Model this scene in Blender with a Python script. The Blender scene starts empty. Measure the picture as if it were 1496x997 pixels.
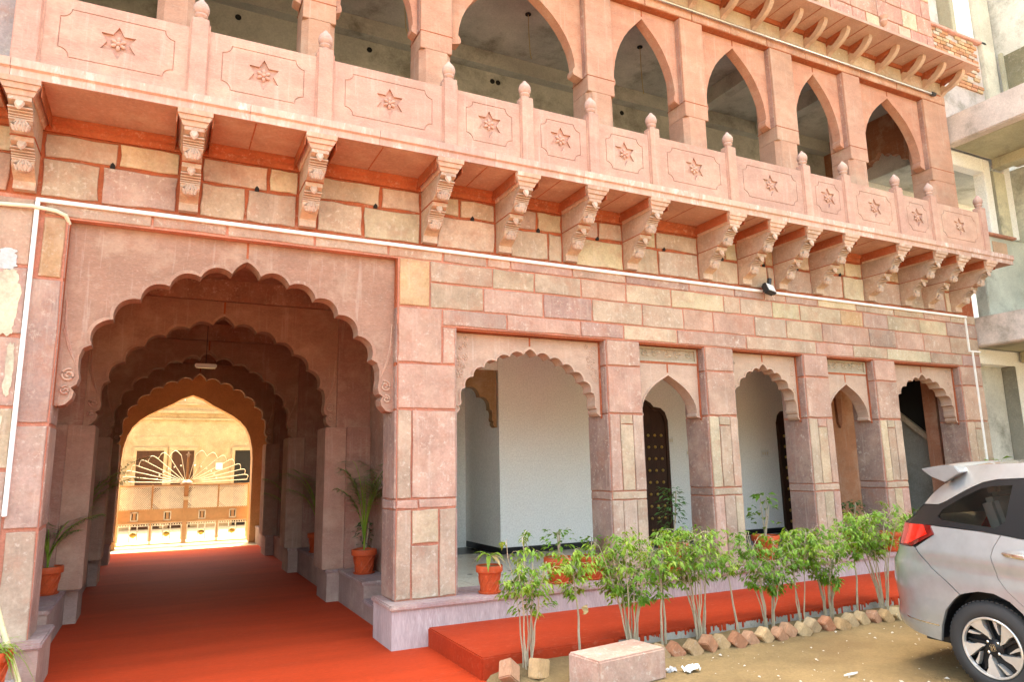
import bpy, bmesh, math, random
from mathutils import Vector, Matrix, geometry
R = math.radians
rnd = random.Random(7)
S = bpy.context.scene
COL = S.collection
# ---------------------------------------------------------------- camera, sky, sun, exposure
CAM = Vector((-2.344, -7.616, 1.825))
cam = bpy.data.cameras.new('camera'); co = bpy.data.objects.new('camera', cam); COL.objects.link(co)
co.matrix_world = (Matrix.Translation(CAM) @ Matrix.Rotation(R(-26.5215), 4, 'Z') @
                   Matrix.Rotation(R(100.2486), 4, 'X') @ Matrix.Rotation(R(-1.0651), 4, 'Z'))
cam.sensor_width = 36; cam.lens = 24.736; cam.clip_start = .05; cam.clip_end = 1500
S.camera = co
SUN_EL, SUN_AZ = 69.0, 14.0            # high, behind the building
W = bpy.data.worlds.new('World'); S.world = W; W.use_nodes = True
wn = W.node_tree.nodes; wl = W.node_tree.links
sky = wn.new('ShaderNodeTexSky'); sky.sky_type = 'NISHITA'; sky.sun_disc = False
sky.sun_elevation = R(SUN_EL); sky.sun_rotation = R(SUN_AZ)
sky.air_density = 1.0; sky.dust_density = 5.0; sky.ozone_density = 1.0
bg = wn['Background']; bg.inputs['Strength'].default_value = .15
wl.new(sky.outputs[0], bg.inputs['Color'])
sl = bpy.data.lights.new('sun', 'SUN'); sl.energy = 2.0; sl.angle = R(.53); sl.color = (1, .95, .87)
so = bpy.data.objects.new('sun', sl); COL.objects.link(so)
sd = Vector((math.sin(R(SUN_AZ)) * math.cos(R(SUN_EL)), math.cos(R(SUN_AZ)) * math.cos(R(SUN_EL)), math.sin(R(SUN_EL))))
so.rotation_euler = sd.to_track_quat('Z', 'Y').to_euler(); so.location = sd * 60
S.view_settings.view_transform = 'Standard'; S.view_settings.look = 'None'
S.view_settings.exposure = 3.35; S.view_settings.gamma = 1
S.view_settings.use_white_balance = True
S.view_settings.white_balance_temperature = 8300; S.view_settings.white_balance_tint = 2

# ---------------------------------------------------------------- materials
MATS = {}
def newmat(name, rough=.8, spec=.3):
    m = bpy.data.materials.new(name); m.use_nodes = True; MATS[name] = m
    n = m.node_tree.nodes; l = m.node_tree.links; b = n['Principled BSDF']
    b.inputs['Roughness'].default_value = rough; b.inputs['Specular IOR Level'].default_value = spec
    return m, n, l, b
def coords(n, l, scale=(1, 1, 1), rand=True):
    tc = n.new('ShaderNodeTexCoord'); mp = n.new('ShaderNodeMapping'); mp.inputs['Scale'].default_value = scale
    l.new(tc.outputs['Object'], mp.inputs['Vector'])
    if rand:
        oi = n.new('ShaderNodeObjectInfo'); mu = n.new('ShaderNodeMath'); mu.operation = 'MULTIPLY'; mu.inputs[1].default_value = 37.
        l.new(oi.outputs['Random'], mu.inputs[0]); l.new(mu.outputs[0], mp.inputs['Location'])
    return mp.outputs[0]
def noise(n, l, vec, scale, detail=4, rough=.6):
    t = n.new('ShaderNodeTexNoise'); t.inputs['Scale'].default_value = scale; t.inputs['Detail'].default_value = detail
    t.inputs['Roughness'].default_value = rough; l.new(vec, t.inputs['Vector']); return t.outputs['Fac']
def ramp(n, l, fac, a, b, ca=(0, 0, 0, 1), cb=(1, 1, 1, 1)):
    r = n.new('ShaderNodeValToRGB'); e = r.color_ramp.elements
    e[0].position = a; e[0].color = ca; e[1].position = b; e[1].color = cb; l.new(fac, r.inputs[0]); return r.outputs[0]
def mix(n, l, fac, a, b, mode='MIX'):
    x = n.new('ShaderNodeMix'); x.data_type = 'RGBA'; x.blend_type = mode
    for s, v in ((x.inputs[0], fac), (x.inputs[6], a), (x.inputs[7], b)):
        if isinstance(v, (int, float)): s.default_value = v
        elif isinstance(v, tuple): s.default_value = v if len(v) == 4 else v + (1,)
        else: l.new(v, s)
    return x.outputs[2]
def bump(n, l, b, h, dist=.01, strength=.6):
    x = n.new('ShaderNodeBump'); x.inputs['Distance'].default_value = dist; x.inputs['Strength'].default_value = strength
    l.new(h, x.inputs['Height']); l.new(x.outputs[0], b.inputs['Normal'])
def tint_mat(name, base=None, var=.25, fleck=(.75, .66, .55), fleck_lo=.555, fleck_hi=.62, fleckamt=.6, stain=None,
             rough=.85, bmp=.006, grain=(1, 1, 1), scale=2.2, gain=1., spec=.2, wash=0):
    """weathered stone / paint; base None takes the object's own colour"""
    m, n, l, b = newmat(name, rough, spec)
    v = coords(n, l, grain)
    if base is None:
        oi = n.new('ShaderNodeObjectInfo'); c = oi.outputs['Color']
    else:
        rg = n.new('ShaderNodeRGB'); rg.outputs[0].default_value = base + (1,); c = rg.outputs[0]
    big = noise(n, l, v, scale, 5, .65)
    c = mix(n, l, 1.0, c, ramp(n, l, big, .25, .78, (gain * (1 - var),) * 3 + (1,), (gain * (1 + var * .7),) * 3 + (1,)), 'MULTIPLY')
    if stain:
        c = mix(n, l, ramp(n, l, noise(n, l, v, scale * .9, 6, .7), .52, .72), c, stain)
    fine = noise(n, l, v, 38, 5, .7)
    c = mix(n, l, .55, c, ramp(n, l, fine, .3, .7, (.7, .7, .7, 1), (1.25, 1.25, 1.25, 1)), 'MULTIPLY')
    if wash:
        wv = coords(n, l, (1, 1, 1))
        wf = n.new('ShaderNodeMath'); wf.operation = 'MULTIPLY'; wf.inputs[1].default_value = wash
        l.new(ramp(n, l, noise(n, l, wv, 3.3, 8, .72), .50, .66), wf.inputs[0]); c = mix(n, l, wf.outputs[0], c, (.36, .155, .095))
        lf_ = n.new('ShaderNodeMath'); lf_.operation = 'MULTIPLY'; lf_.inputs[1].default_value = .36
        l.new(ramp(n, l, noise(n, l, coords(n, l, (1, 1, 1)), 2.1, 6, .7), .50, .68), lf_.inputs[0]); c = mix(n, l, lf_.outputs[0], c, (.58, .44, .33))
        sv = coords(n, l, (16, 16, .9)); sf = n.new('ShaderNodeMath'); sf.operation = 'MULTIPLY'; sf.inputs[1].default_value = .30
        l.new(ramp(n, l, noise(n, l, sv, 1.0, 6, .7), .56, .70), sf.inputs[0]); c = mix(n, l, sf.outputs[0], c, (.58, .50, .43))
    if fleckamt:
        f = ramp(n, l, noise(n, l, v, 17, 9, .75), fleck_lo, fleck_hi)
        fm = n.new('ShaderNodeMath'); fm.operation = 'MULTIPLY'; l.new(f, fm.inputs[0])
        l.new(ramp(n, l, noise(n, l, v, 1.7, 3, .6), .38, .62, (fleckamt * .25,) * 3 + (1,), (fleckamt,) * 3 + (1,)), fm.inputs[1])
        c = mix(n, l, fm.outputs[0], c, fleck)
    l.new(c, b.inputs['Base Color'])
    mf = n.new('ShaderNodeMath'); mf.operation = 'ADD'; l.new(fine, mf.inputs[0]); l.new(big, mf.inputs[1])
    bump(n, l, b, mf.outputs[0], bmp, .7)
    return m
tint_mat('stone', None, .34, gain=.80, fleck=(.62, .55, .46), wash=.42, stain=None, grain=(1, 1, 1))
tint_mat('carved', None, .2, gain=.80, fleck=(.60, .50, .42), fleckamt=.22, wash=.12, bmp=.003, grain=(1, 1, 2.5))
tint_mat('wash', (.46, .37, .365), .22, fleck=(.75, .70, .72), fleck_lo=.5, fleck_hi=.7, fleckamt=.6, grain=(2.2, 2.2, .35), scale=3)
tint_mat('mortar', (.37, .105, .05), .35, fleck=(.56, .34, .25), fleckamt=.45, bmp=.01)
tint_mat('mortar_pale', (.49, .205, .14), .3, fleck=(.60, .42, .34), fleckamt=.4, bmp=.008)
tint_mat('lime', None, .2, gain=.80, fleck=(.78, .74, .70), fleck_lo=.52, fleck_hi=.64, fleckamt=.55, bmp=.003, grain=(.5, .5, .2), wash=.10)
tint_mat('red_floor', (.49, .050, .015), .22, fleck=(.58, .24, .17), fleck_lo=.57, fleck_hi=.75, fleckamt=.42, rough=.75, spec=.12, bmp=.002, grain=(.5, 2.2, 1), scale=.9)
tint_mat('red_walk', (.40, .042, .014), .22, fleck=(.5, .16, .1), fleckamt=.35, rough=.75, spec=.12, bmp=.003, grain=(.6, 1.5, 1), scale=1.2)
tint_mat('sand', (.25, .172, .084), .40, stain=(.19, .12, .058), fleck=(.36, .30, .22), fleck_lo=.6, fleck_hi=.7, fleckamt=.5, bmp=.02, scale=1.1)
tint_mat('yard_earth', (.20, .16, .11), .3, fleckamt=.2, bmp=.02)
tint_mat('soil', (.33, .235, .14), .3, fleckamt=.3, bmp=.02)
tint_mat('white_wall', (.91, .90, .86), .03, fleckamt=0, bmp=.0001, rough=.7)
tint_mat('skirting', (.02, .02, .022), .2, fleckamt=0, rough=.3, bmp=.0005)
tint_mat('concrete', None, .32, gain=.80, fleck=(.5, .48, .42), fleckamt=.35, bmp=.006, scale=1.1, stain=(.20, .19, .15))
tint_mat('terracotta', (.52, .085, .028), .22, fleck=(.62, .30, .2), fleckamt=.25, rough=.6, bmp=.002)
tint_mat('brick', None, .3, fleck=(.6, .5, .4), fleckamt=.35, bmp=.006, scale=6)
tint_mat('wood', (.06, .026, .016), .3, fleckamt=0, rough=.45, grain=(6, 6, .6))
tint_mat('bark', (.44, .37, .26), .3, fleckamt=.2, grain=(3, 3, .8), scale=8)
tint_mat('bamboo', (.66, .60, .36), .2, fleckamt=.1, rough=.5)
tint_mat('ochre', (.50, .27, .135), .2, fleckamt=.1, bmp=.002)
tint_mat('cream_stone', (.40, .315, .205), .3, fleckamt=.25, stain=(.27, .19, .11))
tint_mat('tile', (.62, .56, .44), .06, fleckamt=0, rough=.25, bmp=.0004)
def flat(name, col, rough=.5, metal=0, spec=.5, coat=0):
    m, n, l, b = newmat(name, rough, spec); v = coords(n, l)
    f = noise(n, l, v, 9, 4)
    c = mix(n, l, 1.0, tuple(col), ramp(n, l, f, .3, .7, (.9, .9, .9, 1), (1.06, 1.06, 1.06, 1)), 'MULTIPLY')
    l.new(c, b.inputs['Base Color']); b.inputs['Metallic'].default_value = metal
    if coat: b.inputs['Coat Weight'].default_value = coat; b.inputs['Coat Roughness'].default_value = .06
    return m
flat('plastic_white', (.82, .82, .80), .4)
flat('plastic_cream', (.72, .66, .52), .5)
flat('black_metal', (.018, .018, .02), .45)
flat('brass', (.62, .42, .12), .35, 1)
flat('gate_cream', (.86, .80, .62), .5)
flat('gate_orange', (.64, .40, .22), .55)
flat('gate_white', (.90, .88, .80), .6)
flat('car_paint', (.37, .40, .425), .30, .5, .5, 1.0)
flat('chrome', (.75, .74, .72), .12, 1)
flat('alloy', (.62, .61, .60), .3, .6)
flat('gloss_black', (.010, .011, .013), .35, 0, .3)
flat('tyre', (.028, .028, .03), .75)
flat('fabric_grey', (.16, .15, .15), .9)
flat('wire', (.42, .30, .10), .6)
flat('hole', (.01, .009, .008), .9)
flat('paper', (.80, .79, .76), .7)
flat('chip', (.50, .46, .40), .8)
flat('lamp_glass', (.78, .80, .80), .15)
flat('sky_rail', (.84, .82, .76), .5)
def leafmat(name, c1, c2, trans=.35):
    m, n, l, b = newmat(name, .45, .4); v = coords(n, l)
    f = noise(n, l, v, 7, 3)
    c = mix(n, l, ramp(n, l, f, .35, .65), c1, c2)
    l.new(c, b.inputs['Base Color'])
    t = n.new('ShaderNodeBsdfTranslucent'); l.new(mix(n, l, .5, c, (.30, .50, .02)), t.inputs['Color'])
    ms = n.new('ShaderNodeMixShader'); ms.inputs[0].default_value = trans
    l.new(b.outputs[0], ms.inputs[1]); l.new(t.outputs[0], ms.inputs[2])
    l.new(ms.outputs[0], n['Material Output'].inputs['Surface'])
leafmat('leaf', (.07, .19, .018), (.18, .34, .035))
leafmat('leaf_light', (.16, .31, .03), (.30, .42, .06))
leafmat('leaf_dark', (.025, .075, .02), (.06, .14, .035), .2)
leafmat('leaf_palm', (.06, .13, .03), (.20, .28, .07), .25)
leafmat('leaf_dry', (.42, .28, .12), (.5, .4, .2), .2)
def glassmat(name, tint, clear):
    m, n, l, b = newmat(name, .03, .6)
    b.inputs['Base Color'].default_value = tint + (1,)
    t = n.new('ShaderNodeBsdfTransparent'); t.inputs['Color'].default_value = (.75, .78, .74, 1)
    ms = n.new('ShaderNodeMixShader'); ms.inputs[0].default_value = clear
    l.new(b.outputs[0], ms.inputs[1]); l.new(t.outputs[0], ms.inputs[2]); l.new(ms.outputs[0], n['Material Output'].inputs['Surface'])
glassmat('car_glass', (.015, .017, .016), .72)
m, n, l, b = newmat('tail_red', .12, .5); b.inputs['Base Color'].default_value = (.55, .012, .008, 1); b.inputs['Coat Weight'].default_value = 1
m, n, l, b = newmat('tail_dark', .12, .5); b.inputs['Base Color'].default_value = (.13, .006, .006, 1); b.inputs['Coat Weight'].default_value = 1

# ---------------------------------------------------------------- mesh helpers
class MB:
    def __init__(s): s.v = []; s.f = []
    def add(s, vs, fs):
        o = len(s.v); s.v += [tuple(p) for p in vs]; s.f += [tuple(i + o for i in f) for f in fs]; return s
    def box(s, x0, x1, y0, y1, z0, z1):
        return s.add([(x, y, z) for x in (x0, x1) for y in (y0, y1) for z in (z0, z1)],
                     [(0, 1, 3, 2), (4, 6, 7, 5), (0, 4, 5, 1), (2, 3, 7, 6), (0, 2, 6, 4), (1, 5, 7, 3)])
    def obox(s, M, hx, hy, hz):
        vs = [M @ Vector((x * hx, y * hy, z * hz)) for x in (-1, 1) for y in (-1, 1) for z in (-1, 1)]
        return s.add(vs, [(0, 1, 3, 2), (4, 6, 7, 5), (0, 4, 5, 1), (2, 3, 7, 6), (0, 2, 6, 4), (1, 5, 7, 3)])
    def prism(s, loops, axis, a0, a1, caps=(1, 1)):
        """extrude 2-D loops (outer, holes...) along an axis; 'y' maps (x,z), 'x' maps (y,z), 'z' maps (x,y)"""
        def mp(p, a): return (p[0], a, p[1]) if axis == 'y' else (a, p[0], p[1]) if axis == 'x' else (p[0], p[1], a)
        flatp = [p for lp in loops for p in lp]; N = len(flatp)
        tris = geometry.tessellate_polygon([[Vector((p[0], p[1], 0)) for p in lp] for lp in loops])
        vs = [mp(p, a0) for p in flatp] + [mp(p, a1) for p in flatp]; fs = []
        if caps[0]: fs += [tuple(t) for t in tris]
        if caps[1]: fs += [tuple(i + N for i in t) for t in tris]
        o = 0
        for lp in loops:
            k = len(lp); fs += [(o + i, o + (i + 1) % k, N + o + (i + 1) % k, N + o + i) for i in range(k)]; o += k
        return s.add(vs, fs)
    def lathe(s, prof, n=16, c=(0, 0, 0), M=None):
        vs = []; fs = []
        for r, z in prof:
            for i in range(n):
                a = 2 * math.pi * i / n; p = Vector((r * math.cos(a), r * math.sin(a), z))
                vs.append((M @ p) if M else p + Vector(c))
        for j in range(len(prof) - 1):
            fs += [(j * n + i, j * n + (i + 1) % n, (j + 1) * n + (i + 1) % n, (j + 1) * n + i) for i in range(n)]
        return s.add(vs, fs)
    def tube(s, pts, rad, n=6):
        pts = [Vector(p) for p in pts]; vs = []; fs = []
        if not hasattr(rad, '__len__'): rad = [rad] * len(pts)
        for i, p in enumerate(pts):
            t = (pts[min(i + 1, len(pts) - 1)] - pts[max(i - 1, 0)]).normalized()
            u = t.cross(Vector((0, 0, 1)) if abs(t.z) < .9 else Vector((1, 0, 0))).normalized(); w = t.cross(u)
            for k in range(n):
                a = 2 * math.pi * k / n; vs.append(p + (u * math.cos(a) + w * math.sin(a)) * rad[i])
        for i in range(len(pts) - 1):
            fs += [(i * n + k, i * n + (k + 1) % n, (i + 1) * n + (k + 1) % n, (i + 1) * n + k) for k in range(n)]
        fs += [tuple(range(n)), tuple(range((len(pts) - 1) * n, len(pts) * n))]
        return s.add(vs, fs)
    def ball(s, c, r, n=8, m=5, M=None):
        pr = [(max(1e-4, math.sin(math.pi * j / m)), -math.cos(math.pi * j / m)) for j in range(m + 1)]
        T = M or (Matrix.Translation(Vector(c)) @ Matrix.Diagonal(Vector((r[0], r[1], r[2], 1)) if hasattr(r, '__len__') else Vector((r, r, r, 1))))
        return s.lathe(pr, n, M=T)
    def build(s, name, mat, parent=None, col=None, smooth=False, bevel=0, loc=None, recalc=True):
        me = bpy.data.meshes.new(name); me.from_pydata(s.v, [], s.f)
        if recalc or bevel:
            bm = bmesh.new(); bm.from_mesh(me)
            if recalc: bmesh.ops.remove_doubles(bm, verts=bm.verts, dist=1e-5); bmesh.ops.recalc_face_normals(bm, faces=bm.faces)
            if bevel:
                ed = [e for e in bm.edges if len(e.link_faces) == 2 and e.calc_face_angle(0) > .6]
                bmesh.ops.bevel(bm, geom=ed, offset=bevel, segments=2, affect='EDGES', clamp_overlap=True)
            bm.to_mesh(me); bm.free()
        if smooth:
            me.polygons.foreach_set('use_smooth', [True] * len(me.polygons))
            try: me.set_sharp_from_angle(angle=R(40))
            except Exception: pass
        return link(name, me, mat, parent, col, loc)
def link(name, me, mat, parent=None, col=None, loc=None):
    o = bpy.data.objects.new(name, me); COL.objects.link(o)
    if mat and not me.materials: me.materials.append(MATS[mat])
    if parent: o.parent = parent
    if col: o.color = tuple(col) + (1,)
    if loc: o.location = loc
    return o
def tag(o, label, cat, group=None, kind=None):
    o['label'] = label; o['category'] = cat
    if group: o['group'] = group
    if kind: o['kind'] = kind
    return o
def thing(name, label, cat, loc=(0, 0, 0), group=None):
    o = bpy.data.objects.new(name, None); COL.objects.link(o); o.location = loc; o.empty_display_size = .2
    return tag(o, label, cat, group)
def struct(o): o['kind'] = 'structure'; return o
def copy_tree(o, loc=None, rz=None, parent=None):
    c = o.copy(); COL.objects.link(c); c.parent = parent
    if loc is not None: c.location = loc
    if rz is not None: c.rotation_euler = (0, 0, rz)
    for ch in o.children: copy_tree(ch, parent=c)
    return c
def jit(c, a=.12, r=rnd):
    k = 1 + r.uniform(-a, a); return tuple(min(.9, max(.01, x * k * (1 + r.uniform(-a, a) * .35))) for x in c)
CREAM = (.61, .49, .335); PINK = (.57, .365, .285); MAUVE = (.47, .32, .265); ORANGE = (.56, .36, .20); BUFF = (.56, .42, .31)
ROSE = (.59, .35, .275); PEACH = (.60, .325, .225)
def pick(w): return jit(rnd.choices([CREAM, PINK, MAUVE, ORANGE, BUFF], w)[0])
def stone(parent, a0, a1, b0, b1, face, axis='y', proud=.014, gap=.011, col=None, depth=.05, mat='stone', sgn=-1, rough=.006):
    """one dressed block with uneven edges, standing proud of its mortar bed"""
    a0 += gap; a1 -= gap; b0 += gap; b1 -= gap
    if a1 - a0 < .02 or b1 - b0 < .02: return
    def side(p, q):
        L = math.hypot(q[0] - p[0], q[1] - p[1]); k = 3 if L > .25 else 2
        return [(p[0] + (q[0] - p[0]) * i / k + rnd.uniform(-rough, rough), p[1] + (q[1] - p[1]) * i / k + rnd.uniform(-rough, rough)) for i in range(k)]
    ring = side((a0, b0), (a1, b0)) + side((a1, b0), (a1, b1)) + side((a1, b1), (a0, b1)) + side((a0, b1), (a0, b0))
    ca, cb = (a0 + a1) / 2, (b0 + b1) / 2; ins = .007
    inn = [(p[0] + ins * (1 if p[0] < ca else -1), p[1] + ins * (1 if p[1] < cb else -1)) for p in ring]
    N = len(ring); tilt = rnd.uniform(-.004, .004)
    def mp(p, h): return (p[0], face + sgn * h, p[1]) if axis == 'y' else (face + sgn * h, p[0], p[1])
    mb = MB(); fr = proud + rnd.uniform(-.003, .004)
    mb.add([mp(p, -depth) for p in ring] + [mp(p, fr - .006) for p in ring] + [mp(p, fr + tilt * (p[0] - ca)) for p in inn],
           [(i, (i + 1) % N, N + (i + 1) % N, N + i) for i in range(N)] +
           [(N + i, N + (i + 1) % N, 2 * N + (i + 1) % N, 2 * N + i) for i in range(N)] + [tuple(range(2 * N, 3 * N))])
    return mb.build('stone', mat, parent, col or pick((3, 4, 2, 1, 3)), recalc=False)
# ---------------------------------------------------------------- ground, floors
def sheet(name, x0, x1, y0, y1, z, mat, nx=1, ny=1, amp=0, seed=0, hz=None):
    from mathutils import noise as mn
    vs = []; fs = []
    for j in range(ny + 1):
        for i in range(nx + 1):
            x = x0 + (x1 - x0) * i / nx; y = y0 + (y1 - y0) * j / ny
            h = amp * (mn.noise(Vector((x * 1.3 + seed, y * 1.3, 0))) + .5 * mn.noise(Vector((x * 4 + seed, y * 4, 3))) + .3 * mn.noise(Vector((x * 11, y * 11, 9)))) if amp else 0
            vs.append((x, y, z + h + (hz(x, y) if hz else 0)))
    for j in range(ny):
        for i in range(nx):
            a = j * (nx + 1) + i; fs.append((a, a + 1, a + nx + 2, a + nx + 1))
    mb = MB(); mb.add(vs, fs)
    return struct(mb.build(name, mat, smooth=amp > 0, recalc=False))
sheet('ground', -220, 220, -220, 220, -.06, 'yard_earth', 4, 4)
sheet('yard', -45, 45, -60, -9.5, -.02, 'yard_earth', 60, 40, .03)
dirt = sheet('dirt_ground', .325, 16, -9.5, -1.45, .022, 'sand', 240, 120, .016, 3,
             lambda x, y: .075 * max(0, min(1, (y + 2.05) / .35)) * max(0, min(1, (x - .34) / .3)) - .05 * max(0, 1 - (x - .325) / .06))
sheet('carriageway', -3.95, .33, -9.5, 12.05, 0.0, 'red_floor')
sheet('sun_strip_floor', -3.95, .5, 12.051, 13.559, -.002, 'tile')  # floor coloured pale here so the sun strip by the gate shows white
sheet('courtyard_floor', -14, 12, 13.56, 24, -.004, 'cream_stone')
# raised red walk along the plinth
wk = struct(MB().box(.308, 11.6, -1.596, -.19, -.04, .188).build('raised_walk', 'red_walk', bevel=.012))
fm = MB().box(1.75, 11.6, -1.606, -1.598, -.02, .166)
kf = fm.build('walk_edge', 'concrete', wk, (.46, .42, .36))
dm = MB(); x = 1.70                                     # paint that ran down over the concrete edge
while x < 11.5:
    wd = rnd.uniform(.012, .035); h = rnd.choice((.02, .03, .045, .07, .1)) * rnd.uniform(.6, 1.2)
    z0 = .188 - h
    dm.prism([[(x, .1865), (x, z0 + wd * .5), (x + wd * .5, z0), (x + wd, z0 + wd * .5), (x + wd, .1865)]], 'y', -1.611, -1.6)
    x += wd + rnd.choice((0, .004, .012, .03))
dm.build('paint_drips', 'red_walk', wk)['kind'] = 'stuff'

# ---------------------------------------------------------------- the palace
PAL = thing('sandstone_palace', 'pink and cream sandstone palace front with carved balcony and cusped arches', 'building')
X0 = -6.0; XE = 11.04; YB = .48
ZPL, ZBAND, ZIMP, ZLIN, ZARCH, ZSOF, ZSLAB, ZRAIL = .441, 1.508, 2.493, 3.477, 4.25, 5.236, 5.39, 6.108
PX = [(0, .713), (2.833, 3.376), (4.506, 5.034), (6.465, 7.001), (8.092, 8.621), (10.396, 11.03)]
# mortar-bedded wall core
wc = MB()
wc.box(0, XE, 0, YB, ZLIN, ZARCH).box(X0, -3.258, 0, YB, 0, ZARCH).box(X0, XE, 0, YB, ZARCH + .0005, 4.4345)
wall = wc.build('facade_wall', 'mortar_pale', PAL)
frz = MB().box(X0, XE, 0, YB, 4.435, ZSOF - .002).build('frieze_wall', 'mortar', PAL)
# band course under the pipe
xs = [-3.46, -2.55, -1.85, -.95, -.12, .55, 1.13, 1.45, 2.35, 3.2, 4.3, 5.15, 5.75, 6.2, 6.9, 7.8, 8.75, 9.55, 10.3, XE]
for a, b in zip(xs, xs[1:]): stone(wall, a, b, 4.262, 4.43, 0, col=pick((1, 4, 3, 0, 2)))
# rows A, B and the lintel course C
ra = [.388, 1.2, 1.785, 2.476, 3.19, 3.96, 4.926, 5.246, 5.893, 6.485, 7.40, 7.943, 8.554, 9.398, 10.15, XE]
for i, (a, b) in enumerate(zip(ra, ra[1:])): stone(wall, a, b, 4.0, 4.262, 0, col=ORANGE if i == 10 else pick((4, 4, 1, 0, 4)) if i < 10 else pick((1, 4, 3, 0, 2)))
rb = [.388, 1.073, 1.907, 2.637, 3.444, 4.156, 4.702, 5.502, 6.158, 6.943, 8.048, 8.729, 9.459, 10.2, XE]
for i, (a, b) in enumerate(zip(rb, rb[1:])): stone(wall, a, b, 3.69, 4.0, 0, col=pick((2, 4, 3, 0, 3)))
rc = [.544, 1.39, 2.451, 3.125, 4.027, 5.311, 6.773, 7.62, 8.45, 9.6, 10.5, XE]
for i, (a, b) in enumerate(zip(rc, rc[1:])): stone(wall, a, b, 3.485, 3.69, 0, col=pick((1, 5, 2, 0, 3)))
stone(wall, .012, .388, 3.69, 4.262, 0, col=(.60, .40, .22)); stone(wall, .388, .544, 3.60, 3.69, 0, col=PINK)
# left pier and wall
for a, b, z0, z1, c in [(-3.46, -3.27, 3.66, 4.25, ORANGE), (-3.52, -3.262, 2.3, 3.64, MAUVE), (-3.52, -3.262, 1.38, 2.28, MAUVE), (-3.50, -3.262, .42, 1.36, BUFF),
                        (-4.0, -3.53, 3.75, 4.4, PINK), (-4.1, -3.53, 3.1, 3.73, MAUVE), (-4.2, -3.53, 2.45, 3.08, PINK), (-3.72, -3.53, 1.9, 2.43, CREAM),
                        (-4.4, -3.74, 1.9, 2.43, PINK), (-4.3, -3.53, 1.3, 1.88, MAUVE), (-4.3, -3.53, .6, 1.28, BUFF), (-4.3, -3.51, 0, .58, MAUVE),
                        (-5.0, -4.02, 3.75, 4.4, PINK), (-5.1, -4.12, 3.1, 3.73, BUFF), (-5.4, -4.22, 2.45, 3.08, PINK), (-5.4, -4.32, .6, 1.88, MAUVE), (-5.4, -4.32, 0, .58, MAUVE)]:
    stone(wall, a, b, z0, z1, 0, col=jit(c, .08), gap=.008)
for cx, cz, rx, rz, sd_ in ((-3.672, 3.40, .085, .31, 1), (-3.60, 2.78, .03, .24, 2), (-3.70, 3.80, .07, .10, 3), (-3.66, 2.1, .05, .3, 4)):
    q = random.Random(sd_); pm = MB(); pts = []; k = 60                 # old lime plaster clinging to the left wall
    for i in range(k):
        t = 2 * math.pi * i / k; e = .55
        px, pz = math.copysign(abs(math.cos(t)) ** e, math.cos(t)), math.copysign(abs(math.sin(t)) ** e, math.sin(t))
        w = 1 + .13 * math.sin(5 * t + sd_) + .10 * math.sin(11 * t) + q.uniform(-.10, .10)
        pts.append((cx + rx * px * w, cz + rz * pz * (1 + q.uniform(-.06, .06))))
    pm.prism([pts], 'y', -.021, -.006)
    pm.build('plaster_patch', 'concrete', wall, (.78, .70, .52) if sd_ != 3 else (.62, .66, .66))
# frieze between the brackets
BX = [-3.625, -2.235, -1.05, .365, 1.346, 2.31, 3.27, 4.60, 5.36, 6.10, 6.90, 8.14, 9.07, 9.69, 10.47]
bays = [(-4.9, -3.75)] + [(a + .10, b - .10) for a, b in zip(BX, BX[1:])]
for a, b in bays:
    w = b - a
    if w < .25: cu = []; cl = []
    else:
        cu = [a + w * rnd.uniform(.3, .7)]; cl = [a + w * rnd.uniform(.35, .65)] if w > .85 else ([a + w * .72] if rnd.random() < .25 else [])
    zm = 4.83 + rnd.uniform(-.02, .02)
    e = [a] + cu + [b]
    for p, q in zip(e, e[1:]): stone(frz, p, q, zm, 5.095, 0, col=pick((7, 0, 1, 1, 3)), proud=.020, gap=.019, rough=.010)
    e = [a] + cl + [b]
    for p, q in zip(e, e[1:]): stone(frz, p, q, 4.44, zm, 0, col=pick((5, 1, 2, 0, 4)), proud=.020, gap=.019, rough=.010)
    if 0 < w:
        xm = a + w * rnd.uniform(.45, .62)
        h = MB().prism([[(xm - .022, zm - .012), (xm + .022, zm - .012), (xm + .02, zm + .02), (xm, zm + .045), (xm - .02, zm + .02)]], 'y', -.024, -.002)
        h.build('weep_hole', 'hole', frz)
# red cornice where the frieze meets the balcony floor
cr = MB()
for a, b in bays:
    cr.prism([[(0, 5.10), (-.03, 5.10), (-.05, 5.14), (-.05, 5.17), (-.085, 5.20), (-.085, 5.234), (0, 5.234)]], 'x', a - .02, b + .02)
cr.build('cornice', 'mortar', PAL)

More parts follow.
